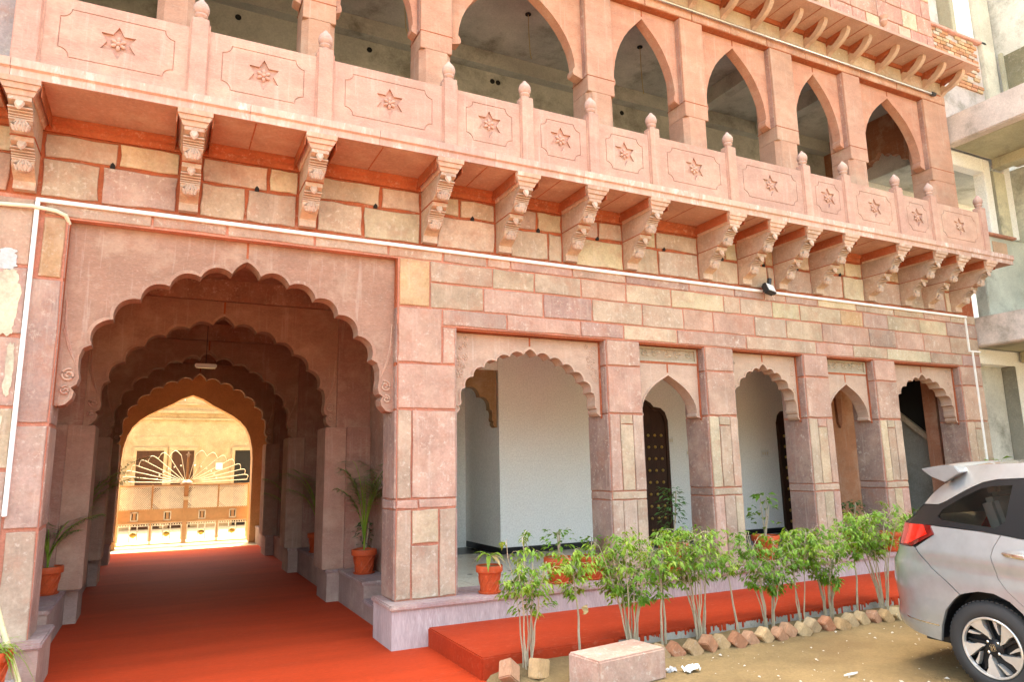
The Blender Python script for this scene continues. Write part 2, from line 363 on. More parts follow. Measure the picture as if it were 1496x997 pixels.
# ---- pillars of the ground-floor arcade
def dress(p, x0, x1, first=False):
    pr = .014
    if first:
        zs = [(3.02, 3.69, [(0, .544)]), (2.50, 3.0, [(0, .713)])]
        stone(p, x0 + .004, x1 - .17, 3.03, 3.68, 0, col=PINK); stone(p, x1 - .17, x1 - .004, 3.03, 3.47, 0, col=PINK)
        stone(p, x0 + .004, x1 - .004, 2.50, 3.02, 0, col=jit(PINK, .05))
        stone(p, x0 + .004, .178, 1.508, 2.49, 0, col=BUFF); stone(p, .178, x1 - .004, 1.508, 2.49, 0, col=PINK)
        stone(p, x0 + .004, .26, 1.40, 1.505, 0, col=PINK, gap=.009); stone(p, .26, x1 - .004, 1.40, 1.505, 0, col=PINK, gap=.009)
        stone(p, x0 + .004, .18, .447, 1.395, 0, col=BUFF); stone(p, .18, .50, 1.02, 1.395, 0, col=CREAM)
        stone(p, .18, .50, .447, 1.01, 0, col=BUFF); stone(p, .50, x1 - .004, .447, 1.395, 0, col=BUFF)
    else:
        w = x1 - x0; c = jit(PINK, .06)
        stone(p, x0 + .004, x1 - .004, 3.13, 3.477, 0, col=jit(PINK, .08)); stone(p, x0 + .004, x1 - .004, 2.50, 3.125, 0, col=pick((2, 5, 1, 0, 3)))
        a, b = x0 + w * rnd.uniform(.30, .36), x0 + w * rnd.uniform(.66, .72)
        for q, r2 in ((x0 + .004, a), (b, x1 - .004)): stone(p, q, r2, 1.508, 2.49, 0, col=pick((1, 4, 0, 0, 4)), gap=.007)
        stone(p, a, b, 1.508, 2.36, 0, col=pick((3, 2, 0, 0, 4)), gap=.008); stone(p, a, b, 2.36, 2.49, 0, col=pick((3, 2, 0, 0, 4)), gap=.008)
        stone(p, x0 + .004, x1 - .004, 1.40, 1.505, 0, col=jit(BUFF, .06), gap=.009)
        for q, r2 in ((x0 + .004, a), (a, b), (b, x1 - .004)): stone(p, q, r2, .447, 1.395, 0, col=pick((1, 4, 0, 0, 4)), gap=.006)
    for z0, z1 in ((3.02 if first else 3.13, 3.47 if not first else 3.68), (2.50, 3.0 if first else 3.12), (1.508, 2.49), (1.40, 1.505), (.447, 1.395)):
        stone(p, .006, YB - .004, z0, z1, x0, 'x', col=jit((.385, .255, .215), .06), gap=.007)  # left faces coloured darker than the fronts, shade deepened in the tone
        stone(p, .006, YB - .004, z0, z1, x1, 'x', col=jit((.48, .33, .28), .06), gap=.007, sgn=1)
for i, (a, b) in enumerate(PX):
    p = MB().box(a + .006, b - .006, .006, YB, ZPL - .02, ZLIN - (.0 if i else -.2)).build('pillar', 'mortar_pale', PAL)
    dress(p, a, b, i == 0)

# ---- cusped and pointed arch panels
def lobes(pts, cen, h=.27, k=9):
    out = [pts[0]]
    for A, B in zip(pts, pts[1:]):
        dx, dz = B[0] - A[0], B[1] - A[1]; L = math.hypot(dx, dz); nx, nz = -dz / L, dx / L
        mx, mz = (A[0] + B[0]) / 2 - cen[0], (A[1] + B[1]) / 2 - cen[1]
        if nx * mx + nz * mz < 0: nx, nz = -nx, -nz
        for j in range(1, k + 1):
            t = j / k; o = h * L * math.sin(math.pi * t) ** .75 if j < k else 0
            out.append((A[0] + dx * t + nx * o, A[1] + dz * t + nz * o))
    return out
def mirror(half, cx): return [(cx - d, z) for d, z in reversed(half)] + [(cx + d, z) for d, z in half[1:]]
CUSP = [(0, 1), (.091, .908), (.281, .865), (.46, .785), (.62, .683), (.76, .542), (.863, .375)]
def cusp_half(half, zs, za, n=6):
    """apex to springing for one side, n foils then a curled foot"""
    base = CUSP
    if n != 6:
        def ev(t):
            t = t * 6; i = min(5, int(t)); f = t - i; A, B = base[i], base[i + 1]; return (A[0] + (B[0] - A[0]) * f, A[1] + (B[1] - A[1]) * f)
        pts = [base[0], (.12, .90)] + [ev(.16 + .84 * j / (n - 1)) for j in range(1, n)]
    else: pts = base
    P = [(d * half, zs + (za - zs) * t) for d, t in pts]
    out = lobes(P[:2], (0, zs), .10, 5)[:-1] + lobes(P[1:], (0, zs - .2))
    H = za - zs; L = out[-1]
    foot = [(.905, .352), (.922, .30), (.922, .235), (.912, .17), (.922, .13), (.95, .11), (.932, .085), (.94, .045), (.972, .008), (1.0, 0)]
    return out + [(d * half, zs + H * t) for d, t in foot]
def ogee_half(half, zs, za, foot=True):
    H = za - zs
    c = [(0, 1), (.12, .935), (.25, .87), (.40, .785), (.54, .69), (.66, .58), (.76, .46), (.835, .33), (.875, .20), (.885, .12)]
    out = [(d * half, zs + H * t) for d, t in c]
    if foot: out += [(d * half, zs + H * t) for d, t in ((.86, .10), (.845, .055), (.86, .03), (.93, .012), (.99, 0))]
    return out
def arch_panel(name, x0, x1, zs, zt, half, y0, y1, parent, col, lip=.035, mat='carved', two=True):
    cx = (x0 + x1) / 2; op = mirror(half, cx)
    poly = [(x0, zs)] + ([] if abs(op[0][0] - x0) < 1e-3 else []) + op + [(x1, zs), (x1, zt), (x0, zt)]
    q = []
    for p in poly:
        if not q or math.hypot(p[0] - q[-1][0], p[1] - q[-1][1]) > 1e-4: q.append(p)
    o = MB().prism([q], 'y', y0, y1).build(name, mat, parent, col)
    if lip:
        n = len(op); out = []
        for i in range(n):
            a, b = op[max(0, i - 2)], op[min(n - 1, i + 2)]; tx, tz = b[0] - a[0], b[1] - a[1]; L = math.hypot(tx, tz) or 1
            out.append((op[i][0] - tz / L * lip, op[i][1] + tx / L * lip))
        v = []; f = []
        for i in range(n):
            m = ((op[i][0] * .45 + out[i][0] * .55), (op[i][1] * .45 + out[i][1] * .55))
            v += [(op[i][0], y0 + .002, op[i][1]), (op[i][0], y0 - .014, op[i][1]), (m[0], y0 - .014, m[1]), (m[0], y0 - .007, m[1]), (out[i][0], y0 - .007, out[i][1]), (out[i][0], y0 + .002, out[i][1])]
        for i in range(n - 1):
            for k in range(5): f.append((i * 6 + k, i * 6 + k + 1, i * 6 + 6 + k + 1, i * 6 + 6 + k))
        MB().add(v, f).build('moulding', mat, o, tuple(min(.9, c * 1.08) for c in col), recalc=False)
    if two:                                             # joint between the two slabs at the crown
        MB().box(cx - .011, cx + .011, y0 - .004, y0 + .004, half[0][1] + .035, zt).build('joint', 'mortar', o)
    return o
mh = cusp_half(1.575, 2.47, 4.037)
def spiral(cx, cz, r0, turns, y, s=1):
    return [(cx + s * r0 * (1 - .8 * t) * math.cos(turns * 2 * math.pi * t + 1.2), y, cz + r0 * (1 - .8 * t) * math.sin(turns * 2 * math.pi * t + 1.2)) for t in [i / 30 for i in range(31)]]
for k, yy in enumerate((.10, 3.02, 6.38, 9.52)):
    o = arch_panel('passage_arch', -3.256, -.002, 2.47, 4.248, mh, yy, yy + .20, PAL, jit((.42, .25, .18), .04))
    for s in (-1, 1):
        cx = -1.629 + s * 1.545; sm = MB()
        sm.tube(spiral(cx - s * .02, 2.76, .062, 1.6, yy - .006, -s), [.012] * 31, 5); sm.tube(spiral(cx - s * .005, 2.615, .045, 1.4, yy - .006, -s), [.010] * 31, 5)
        for j in range(5): sm.tube([(cx - s * (.075 - j * .012), yy - .003, 2.86 + j * .03), (cx + s * (.0 + j * .008), yy - .004, 3.02 + j * .05), (cx + s * .05, yy - .003, 3.2 + j * .07)], .007, 4)
        sm.build('scroll', 'carved', o, (.56, .36, .27) if s > 0 else (.52, .30, .23), smooth=True)
# beam over the recess (red-washed reveal)
MB().box(-3.256, -.002, .10, YB, ZARCH + .001, ZARCH + .03).build('recess_soffit', 'mortar', PAL)
for a, b in ((-3.257, -3.246), (-.012, -.001)): MB().box(a, b, .02, .095, 2.47, 4.25).build('recess_reveal', 'mortar', PAL)
for z0, z1 in ((3.66, 4.24), (2.3, 3.64), (1.38, 2.28), (.42, 1.36)): stone(wall, .006, YB - .004, z0, z1, -3.258, 'x', col=jit((.45, .30, .25), .06), gap=.006, sgn=1, proud=.008)
# arcade arches
def reveals(a, b, z0=2.44):
    MB().box(a + .001, b - .001, .02, YB, ZLIN - .022, ZLIN - .002).build('lintel_soffit', 'mortar', PAL)
    for q in (b - .034, a + .02): MB().box(q, q + .014, .115, .139, z0, ZLIN - .03).build('arch_joint', 'mortar', PAL)
OPN = [(PX[i][1], PX[i + 1][0]) for i in range(5)]
for i, (a, b) in enumerate(OPN):
    a += .018; b -= .018; w = (b - a) / 2
    reveals(a - .018, b + .018)
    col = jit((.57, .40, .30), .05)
    if i in (0, 2, 4):
        h = cusp_half(w * .985, 2.47, 3.30, 6 if i == 0 else 5)
        o = arch_panel('arcade_arch', a, b, 2.47, ZLIN - .03, h, .14, .33, PAL, col, lip=.028)
        fm = MB()                                       # shallow carved flowers in the spandrels
        for s in (-1, 1):
            for q in range(34 if i == 0 else 12):
                fx = (a + b) / 2 + s * (w - (.07 + rnd.uniform(0, .26 if i == 0 else .1))); fz = 3.40 - rnd.uniform(0, .52)
                if abs(fx - (a + b) / 2) / w < .80 - (3.4 - fz) * -.14: continue
                r0 = rnd.uniform(.016, .032)
                for e in range(5):
                    an = e * 2 * math.pi / 5 + q; fm.ball((fx + r0 * math.cos(an), .139, fz + r0 * math.sin(an)), (r0 * .62, .009, r0 * .62), 6, 4)
                fm.ball((fx, .137, fz), (r0 * .45, .012, r0 * .45), 6, 4)
        fm.build('carved_flowers', 'carved', o, col, smooth=True)['kind'] = 'stuff'
    else:
        h = ogee_half(w * .985, 2.47, 3.06)
        arch_panel('arcade_arch', a, b, 2.47, 3.215, h, .14, .33, PAL, col, lip=.02)
        MB().box(a, b, .135, .33, 3.215, 3.245).build('arch_joint', 'mortar', PAL)
        fr = MB().prism([[(a, 3.245), (b, 3.245), (b, ZLIN - .03), (a, ZLIN - .03)], [(a + .05, 3.272), (b - .05, 3.272), (b - .05, ZLIN - .055), (a + .05, ZLIN - .055)]], 'y', .13, .33)
        o = fr.build('frieze_panel', 'carved', PAL, (.50, .42, .31))
        MB().box(a + .05, b - .05, .155, .32, 3.272, ZLIN - .055).build('frieze_ground', 'carved', o, (.45, .36, .26))
        sc = MB()
        for q in range(5):
            t = (q + .5) / 5; X = a + .07 + (b - a - .14) * t
            sc.tube(spiral(X, 3.36, .055, 1.3, .150, 1 if q % 2 else -1), [.010] * 31, 4)
            sc.ball((X + .06, .150, 3.335 + .045 * (q % 2)), (.035, .014, .018), 6, 4)
        sc.build('scrollwork', 'carved', o, (.52, .42, .30), smooth=True)

# ---- plinth
pl = MB().box(-.09, XE, -.205, .50, -.02, ZPL - .055).build('plinth', 'wash', PAL)
MB().box(-.115, XE + .02, -.236, .52, ZPL - .055, ZPL).build('plinth_cap', 'stone', PAL, (.50, .345, .335), bevel=.014)
# tiled verandah floor
vf = MB().box(.5, XE, .525, 5.6, .2, ZPL - .012).build('verandah_floor', 'skirting', PAL)
tm = MB().box(-.297, .297, -.297, .297, 0, .008); tme = None; ins = None
for i in range(8):
    for j in range(5):
        X, Y = .88 + i * .6, .83 + j * .6
        if tme is None: t = tm.build('floor_tile', 'tile', vf, loc=(X, Y, ZPL - .012)); tme = t.data
        else: t = link('floor_tile', tme, None, vf, loc=(X, Y, ZPL - .012))
        if ins is None: q = MB().prism([[(-.045, 0), (0, -.045), (.045, 0), (0, .045)]], 'z', 0, .0095).build('tile_inset', 'skirting', t, loc=(.297 - .297, 0, 0)); ins = q.data
        else: link('tile_inset', ins, None, t)
# verandah walls
vw = MB().box(2.745, XE - .05, 3.13, 3.30, ZPL - .03, 4.0).box(2.745, 2.9, 3.301, 5.4, ZPL - .03, 4.0).box(.52, .88, YB + .02, 5.4, ZPL - .03, 4.0)
vw.box(.881, 2.744, 4.6, 4.8, ZPL - .03, 4.0).build('verandah_wall', 'white_wall', PAL)
MB().box(2.735, 10.9, 3.112, 3.129, ZPL, .545).box(2.728, 2.744, 3.112, 4.55, ZPL, .545).build('skirting_band', 'skirting', PAL)
MB().box(.5, XE, YB + .001, 5.4, 4.0, 4.25).build('verandah_ceiling', 'white_wall', PAL)
MB().box(10.86, XE - .02, YB + .01, 3.1, ZPL - .03, 4.0).build('end_wall', 'concrete', PAL, (.42, .41, .36))
MB().box(10.55, 10.858, .62, .86, ZPL, 3.99).build('pilaster', 'carved', PAL, (.50, .22, .13))
st = MB().prism([[(.95, 2.14), (.95, 2.26), (2.9, 4.0), (2.9, 3.86)]], 'x', 10.78, 10.859).build('stair_edge', 'stone', PAL, (.62, .52, .38))
MB().prism([[(.95, 2.27), (2.9, 4.0), (.95, 3.98)]], 'x', 10.84, 10.862).build('stair_dark_sheet', 'hole', PAL)  # black sheet standing in for the darkness above the stair edge
MB().box(8.75, 9.75, 1.55, 1.75, ZPL, 3.99).build('inner_pier', 'carved', PAL, (.58, .27, .15))
MB().prism([[(8.95, 3.7), (9.15, 3.7), (9.09, 2.55), (9.04, 2.45), (8.99, 2.55)]], 'y', 1.50, 1.552).build('arrow_shadow', 'carved', PAL, (.40, .17, .10))  # arrow-shaped shadow on the inner pier, built as a darker raised shape
# half arch reaching out of the white wall
ih = cusp_half(1.0, 2.50, 3.30, 4)
arch_panel('inner_arch', .885, 2.715, 2.50, 3.47, [(d * .90, z) for d, z in ih], 3.15, 3.28, PAL, (.42, .25, .13), lip=.02, two=False)
MB().box(.885, 2.74, 3.14, 3.29, 3.471, 3.999).build('lintel_wall', 'white_wall', PAL)
# studded doors
def studded_door(cx, y, w, h, z0=ZPL):
    d = MB().box(cx - w / 2, cx + w / 2, y - .05, y - .005, z0, z0 + h).build('door', 'wood', PAL)
    ah = [(0, z0 + h + .42), (w * .16, z0 + h + .33), (w * .22, z0 + h + .26), (w * .36, z0 + h + .24), (w * .45, z0 + h + .16), (w * .5, z0 + h)]
    a = mirror(ah, cx)
    MB().prism([a], 'y', y - .045, y - .006).build('fanlight', 'wood', d)
    fo = [(cx + (p[0] - cx) * 1.13, p[1] + .06) for p in a]
    MB().prism([[(cx - w * .565, z0)] + fo + [(cx + w * .565, z0), (cx + w * .5, z0)] + list(reversed(a)) + [(cx - w * .5, z0)]], 'y', y - .075, y - .004).build('door_frame', 'wood', d)
    MB().box(cx - .012, cx + .012, y - .062, y - .05, z0 + .02, z0 + h).build('meeting_stile', 'wood', d)
    hb = MB()
    for k in range(1, 10): hb.box(cx - w / 2 + .02, cx + w / 2 - .02, y - .056, y - .05, z0 + h * k / 10 - .006, z0 + h * k / 10 + .006)
    hb.build('batten', 'wood', d); sm = None
    for k in range(1, 10):
        for f in (-.40, -.25, -.10, .10, .25, .40):
            L = (cx + f * w, y - .056, z0 + h * k / 10)
            if sm is None:
                s = MB().lathe([(.03, 0), (.028, .012), (.015, .024), (.001, .027)], 10, M=Matrix.Rotation(R(90), 4, 'X')).build('stud', 'brass', d, smooth=True, loc=L); sm = s.data
            else: link('stud', sm, None, d, loc=L)
    return d
studded_door(5.68, 3.13, 1.0, 2.15); studded_door(9.62, 3.13, .9, 2.15); studded_door(1.95, 4.6, 1.0, 2.2)
for X, Z, w in ((6.314, 2.286, .16), (8.728, 2.025, .2), (6.75, 2.05, .10)):
    s = MB().box(X - w / 2, X + w / 2, 3.11, 3.128, Z - .07, Z + .07).build('switch_plate', 'plastic_white', PAL, bevel=.004)
    for q in (-.3, 0, .3): MB().box(X + q * w - .014, X + q * w + .014, 3.104, 3.111, Z - .03, Z + .03).build('switch', 'plastic_cream', s)

# ---- the vaulted passage
pb = MB()
pb.box(.50, .519, .30, 13.0, 0, 4.6).box(-3.95, -3.80, YB, 13.0, 0, 4.6)
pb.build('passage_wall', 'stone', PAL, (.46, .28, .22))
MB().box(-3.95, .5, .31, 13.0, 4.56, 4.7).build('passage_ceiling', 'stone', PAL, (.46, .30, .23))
for k, y in enumerate((2.95, 6.31, 9.42)):
    for s, xa, xb in ((1, -.165, .498), (-1, -3.80, -3.095)):
        if s < 0: xa, xb = -3.798, -3.10
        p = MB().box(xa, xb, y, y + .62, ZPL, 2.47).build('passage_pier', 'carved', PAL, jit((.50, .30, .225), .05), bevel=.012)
        MB().box(xa + .30 if s > 0 else xa, xb if s > 0 else xb - .30, y - .06, y + .001, ZPL, 2.47).build('pier_pilaster', 'carved', p, (.42, .22, .17), bevel=.01)
        q = (-.005, .498) if s > 0 else (-3.798, -3.25)
        MB().box(q[0], q[1], y + .02, y + .5, 2.471, 4.25).build('pier_head', 'carved', p, (.40, .21, .16))
    MB().box(-3.798, .498, y - .02, y + .6, 4.251, 4.56).build('cross_beam', 'stone', PAL, jit((.40, .23, .17), .06), bevel=.01)
    if k < 3:
        for z in (.1,):
            MB().box(-3.798, .498, y + 1.6, y + 1.9, 4.40, 4.56).build('cross_beam', 'stone', PAL, (.36, .2, .15), bevel=.01)
# niche arches on the right-hand side wall
for y in (1.15, 4.5, 7.9):
    MB().prism([[(y + .25, 2.62), (y + .31, 2.60), (y + .35, 2.85), (y + .55, 3.4), (y + .55, 4.2), (y + .18, 4.2), (y + .18, 2.75)]], 'x', .30, .499).build('niche_bracket', 'carved', PAL, (.38, .22, .15))
    MB().box(.44, .499, y - .3, y - .12, ZPL, 4.2).build('niche_pilaster', 'carved', PAL, (.46, .24, .18), bevel=.01)
# plinths and pedestals along both sides
def pedestal(xa, xb, ya, yb, h=ZPL):
    o = MB().box(xa + .012, xb - .012, ya + .012, yb - .012, -.02, h - .05).build('pedestal', 'carved', PAL, (.47, .31, .265) if ya > 0 or xa < -3 else (.54, .44, .42))
    MB().box(xa - .012, xb + .012, ya - .012, yb + .012, h - .05, h).build('pedestal_cap', 'stone', o, jit((.47, .33, .31), .05), bevel=.014)
pedestal(-.10, .06, -.19, .45, ZPL - .004)
for y in (2.93, 6.30, 9.40): pedestal(-.105, .50, y, y + .70); pedestal(-3.80, -3.14, y + .25, y + .97)
pedestal(-3.60, -3.14, -.2, .68)
for ya, yb, h in ((1.55, 2.92, ZPL), (.46, 1.54, .24), (3.64, 6.29, ZPL), (7.02, 9.39, ZPL), (10.12, 12.7, ZPL)):
    o = MB().box(.075, .499, ya, yb, -.02, h - .05).build('side_plinth', 'carved', PAL, (.45, .31, .27))
    MB().box(.055, .499, ya - .012, yb, h - .05, h).build('plinth_cap', 'stone', o, jit((.45, .32, .31), .05), bevel=.012)
for ya, yb, h in ((.69, 1.5, .24), (1.51, 3.17, ZPL), (3.93, 6.54, ZPL), (7.28, 9.64, ZPL), (10.38, 12.7, ZPL)):
    o = MB().box(-3.80, -3.29, ya, yb, -.02, h - .05).build('side_plinth', 'carved', PAL, (.45, .31, .27))
    MB().box(-3.80, -3.27, ya - .012, yb, h - .05, h).build('plinth_cap', 'stone', o, jit((.45, .32, .31), .05), bevel=.012)
# far arch of the passage
gh = [(0, 3.88), (.25, 3.78), (.5, 3.62), (.75, 3.49), (1.0, 3.35), (1.2, 3.2), (1.36, 3.02), (1.46, 2.8), (1.53, 2.5), (1.555, 2.2), (1.56, 1.6), (1.56, .02)]
poly = [(-3.8, .02)] + mirror(gh, -1.63) + [(.5, .02), (.5, 4.56), (-3.8, 4.56)]
MB().prism([poly], 'y', 12.75, 13.2).build('rear_arch', 'ochre', PAL)
# the mass of rooms behind and above
MB().box(2.9, XE, 5.4, 13.0, 0, 13.4).box(.9, 2.9, 5.41, 13.0, 0, 13.4).box(-8, -3.96, YB, 13.0, 0, 13.4).box(-3.95, .9, 2.95, 13.0, 4.71, 13.4).box(2.9, XE, 3.31, 5.39, 4.01, 13.4).box(.9, 2.9, 3.0, 5.39, 4.26, 13.4).build('rear_rooms', 'cream_stone', PAL)
pbx = thing('bulkhead_light', 'small white bulkhead light hanging under the passage ceiling', 'lamp', (-1.73, 5.2, 3.63))
MB().box(-.17, .17, -.05, .05, -.035, .02).build('housing', 'plastic_white', pbx, bevel=.012)
MB().box(-.15, .15, -.042, .042, -.05, -.0355).build('diffuser', 'lamp_glass', pbx)
MB().tube([(0, 0, .02), (0, 0, .93)], .006, 5).build('rod', 'black_metal', pbx)
# ---------------------------------------------------------------- balcony
YR = -.775
sb = MB().box(-4.8, 11.09, YR + .03, -.002, ZSOF, ZSLAB - .03)
bal = sb.build('balcony_floor', 'carved', PAL, (.56, .31, .225))
fx = [-4.8, -3.7, -1.75, -.45, .9, 2.1, 3.9, 5.6, 7.4, 8.9, 10.0, 11.10]
for a, b in zip(fx, fx[1:]):
    c = jit((.66, .42, .34), .06)
    o = MB().prism([[(YR + .031, ZSOF - .004), (YR + .012, ZSOF - .004), (YR + .012, 5.30), (YR - .012, 5.315), (YR - .012, ZSLAB), (YR + .12, ZSLAB), (YR + .12, ZSLAB - .03), (YR + .031, ZSLAB - .03)]], 'x', a + .002, b - .002)
    o.build('slab_edge', 'lime', bal, c)
MB().box(-4.8, 11.08, YR + .121, -.003, ZSLAB - .029, ZSLAB - .006).build('floor_paving', 'concrete', bal, (.42, .36, .31))
for a, b in bays[2:]:
    if b - a > .5: MB().box(a + (b - a) * .45, a + (b - a) * .45 + .012, YR + .06, -.09, ZSOF - .003, ZSOF + .002).build('soffit_joint', 'mortar', bal)
# carved bracket, two tiers with lotus drops
def make_bracket():
    root = bpy.data.objects.new('bracket', None); COL.objects.link(root); root.parent = PAL; root.empty_display_size = .2
    hw = .088; up = []
    for t in [i / 8 for i in range(9)]:
        up.append((-.665 + .25 * t + .045 * math.sin(t * math.pi * 2), 5.06 - .20 * t))
    prof = [(0, 5.10), (-.68, 5.10), (-.68, 5.06)] + up[1:] + [(-.40, 4.855), (0, 4.855)]
    u = MB().prism([prof], 'x', -hw, hw).build('upper_tier', 'stone', root, (.58, .42, .33))
    lo = [(-.385 + .27 * t + .05 * math.sin(t * math.pi * 2), 4.80 - .24 * t) for t in [i / 8 for i in range(9)]]
    prof = [(0, 4.845), (-.40, 4.845), (-.40, 4.80)] + lo[1:] + [(-.085, 4.54), (-.085, 4.46), (0, 4.46)]
    w = MB().prism([prof], 'x', -hw, hw).build('lower_tier', 'stone', root, (.60, .44, .33))
    MB().box(-hw - .008, hw + .008, -.41, -.002, 4.846, 4.854).build('bed_joint', 'mortar', root)
    # corbelled cap, wider than the shaft, runs back to the wall
    cp = MB()
    for (w0, w1, z0, z1, yf) in ((.100, .122, 5.10, 5.145, -.69), (.125, .15, 5.146, 5.19, -.725), (.155, .155, 5.191, ZSOF - .001, -.755)):
        cp.add([(-w0, yf, z0), (w0, yf, z0), (w0, 0, z0), (-w0, 0, z0), (-w1, yf - .015, z1), (w1, yf - .015, z1), (w1, 0, z1), (-w1, 0, z1)],
               [(0, 1, 2, 3), (4, 5, 6, 7), (0, 1, 5, 4), (1, 2, 6, 5), (2, 3, 7, 6), (3, 0, 4, 7)])
    cp.build('cap', 'lime', root, (.64, .44, .35))
    sd = MB()
    for s in (-1, 1): sd.box(s * .158 - .004, s * .158 + .004, -.70, -.01, 5.11, ZSOF - .002)
    sd.build('side_cornice', 'mortar', root)
    def leafp(par, y, z, k, tilt):
        M = Matrix.Translation((0, y, z)) @ Matrix.Rotation(R(tilt), 4, 'X')
        mb = MB()
        o2 = [(-.034, .05), (.034, .05), (.037, .0), (.022, -.035), (0, -.062), (-.022, -.035), (-.037, 0)]
        v = [M @ Vector((a * k, 0, b * k)) for a, b in o2] + [M @ Vector((a * k * .7, -.022, b * k * .7)) for a, b in o2]
        n = len(o2); mb.add(v, [(i, (i + 1) % n, n + (i + 1) % n, n + i) for i in range(n)] + [tuple(range(n, 2 * n))]).build('drop_leaf', 'carved', par, (.66, .50, .40))
    def lotus(par, y, z, k):
        mb = MB(); mb.ball((0, y, z), (.078 * k, .055, .06 * k), 12, 7)
        for j in range(5):
            a = (j - 2) * .027 * k; mb.tube([(a * .5, y - .04, z + .055 * k), (a * 1.15, y - .056 + abs(j - 2) * .006, z), (a * .8, y - .03, z - .05 * k)], .010, 5)
        mb.build('lotus_drop', 'carved', par, (.62, .47, .38), smooth=True)
    for par, y0, z0, sy in ((u, -.655, 5.03, .25), (w, -.375, 4.775, .27)):
        rb = MB()
        for j in range(5):
            t = .08 + j * .085; rb.box(-hw - .004, hw + .004, y0 + sy * t + .04 * math.sin(t * 6.28) - .018, y0 + sy * t + .05 + .04 * math.sin(t * 6.28), z0 - .21 * t - .006, z0 - .21 * t + .006)
        rb.build('ribs', 'carved', par, (.62, .47, .38))
        leafp(par, y0 - .012, z0 - .005, 1.05, -20); lotus(par, y0 + sy * .60, z0 - .145, 1.0)
    return root
b0 = make_bracket()
for i, x in enumerate(BX):
    o = b0 if i == 0 else copy_tree(b0, parent=PAL)
    o.location = (x, 0, 0); k = rnd.uniform(.92, 1.1)
    for c in o.children:
        c.color = tuple(min(.9, v * k) for v in c.color[:3]) + (1,)
# posts with bud finials
PXS = [-3.60, -2.243, -1.034, .365, 1.348, 2.285, 3.24, 4.575, 6.05, 6.935, 8.165, 9.04, 10.42]
YP = YR + .022
pm = MB().box(-.078, .078, 0, .135, ZSLAB, 6.215); pm.box(-.092, .092, .03, .12, 6.05, 6.10)
p0 = MB().box(-.078, .078, 0, .135, ZSLAB, 6.21).build('rail_post', 'carved', PAL, ROSE, bevel=.006)
MB().box(-.094, .094, .02, .115, ZSLAB + .002, 6.165).build('post_flange', 'carved', p0, ROSE, bevel=.006)
MB().lathe([(.05, 6.205), (.052, 6.225), (.044, 6.235), (.060, 6.25), (.064, 6.265), (.056, 6.28), (.068, 6.295), (.076, 6.325), (.074, 6.36), (.058, 6.395), (.034, 6.42), (.018, 6.445), (.001, 6.46)], 18, (0, .067, 0)).build('finial', 'carved', p0, (.58, .38, .32), smooth=True)
for i, x in enumerate(PXS):
    o = p0 if i == 0 else copy_tree(p0, parent=PAL)
    o.location = (x, YP, 0); c = jit(ROSE, .05); o.color = c + (1,)
# balustrade panels with incised frame, six-pointed star and flower
fl = MB()
for j in range(6):
    a = j * math.pi / 3 + math.pi / 6; T = Matrix.Translation((.042 * math.cos(a), -.010, .042 * math.sin(a))) @ Matrix.Rotation(-a, 4, 'Y') @ Matrix.Diagonal((.030, .013, .018, 1))
    fl.ball(None, None, 8, 5, M=T)
fl.ball((0, -.018, 0), (.020, .014, .020), 8, 5)
flo = None
def notched(x0, x1, z0, z1, r):
    def arc(cx, cz, a0, a1): return [(cx + r * math.cos(R(a0 + (a1 - a0) * t / 6)), cz + r * math.sin(R(a0 + (a1 - a0) * t / 6))) for t in range(7)]
    return arc(x0, z0, 90, 0) + arc(x1, z0, 180, 90) + arc(x1, z1, 270, 180) + arc(x0, z1, 360, 270)
def rail_panel(x0, x1, side=None):
    global flo
    z0, z1 = ZSLAB + .018, ZRAIL; yf = YP + .035; cx, cz = (x0 + x1) / 2, (z0 + z1) / 2 + .01
    col = jit(ROSE, .06)
    mx = min(.13, (x1 - x0) * .14); r = .085
    A = notched(x0 + mx, x1 - mx, z0 + .12, z1 - .10, r); B = notched(x0 + mx + .008, x1 - mx - .008, z0 + .128, z1 - .108, r)
    star = [(cx + (.165 if k % 2 == 0 else .092) * math.sin(k * math.pi / 6), cz + (.165 if k % 2 == 0 else .092) * math.cos(k * math.pi / 6)) for k in range(12)]
    mb = MB().prism([[(x0, z0), (x1, z0), (x1, z1), (x0, z1)], A], 'y', yf, yf + .011)
    mb.prism([B, star], 'y', yf, yf + .011); mb.prism([[(x0, z0), (x1, z0), (x1, z1), (x0, z1)], star], 'y', yf + .009, yf + .026); mb.box(x0, x1, yf + .024, yf + .075, z0, z1)
    o = mb.build('rail_panel', 'carved', PAL, col)
    MB().box(x0 + .001, x1 - .001, yf + .008, yf + .07, ZSLAB - .001, z0 - .001).build('panel_bed', 'mortar', o)
    if flo is None: f = fl.build('star_flower', 'carved', o, (.62, .36, .28), smooth=True, loc=(cx, yf + .021, cz)); flo = f.data
    else: f = link('star_flower', flo, None, o, (.62, .36, .28), (cx, yf + .021, cz))
for a, b in zip(PXS, PXS[1:]): rail_panel(a + .08, b - .08)
MB().box(10.36, 10.43, YP + .14, -.01, ZSLAB, ZRAIL).build('rail_return', 'carved', PAL, ROSE, bevel=.006)
MB().box(-3.72, -3.52, YP - .002, YP + .16, ZSLAB, 8.5).build('corner_post', 'carved', PAL, (.58, .33, .27), bevel=.01)
MB().box(-4.05, -3.74, -.45, -.1, ZSLAB, 9.0).build('corner_pier', 'stone', PAL, (.46, .38, .37))

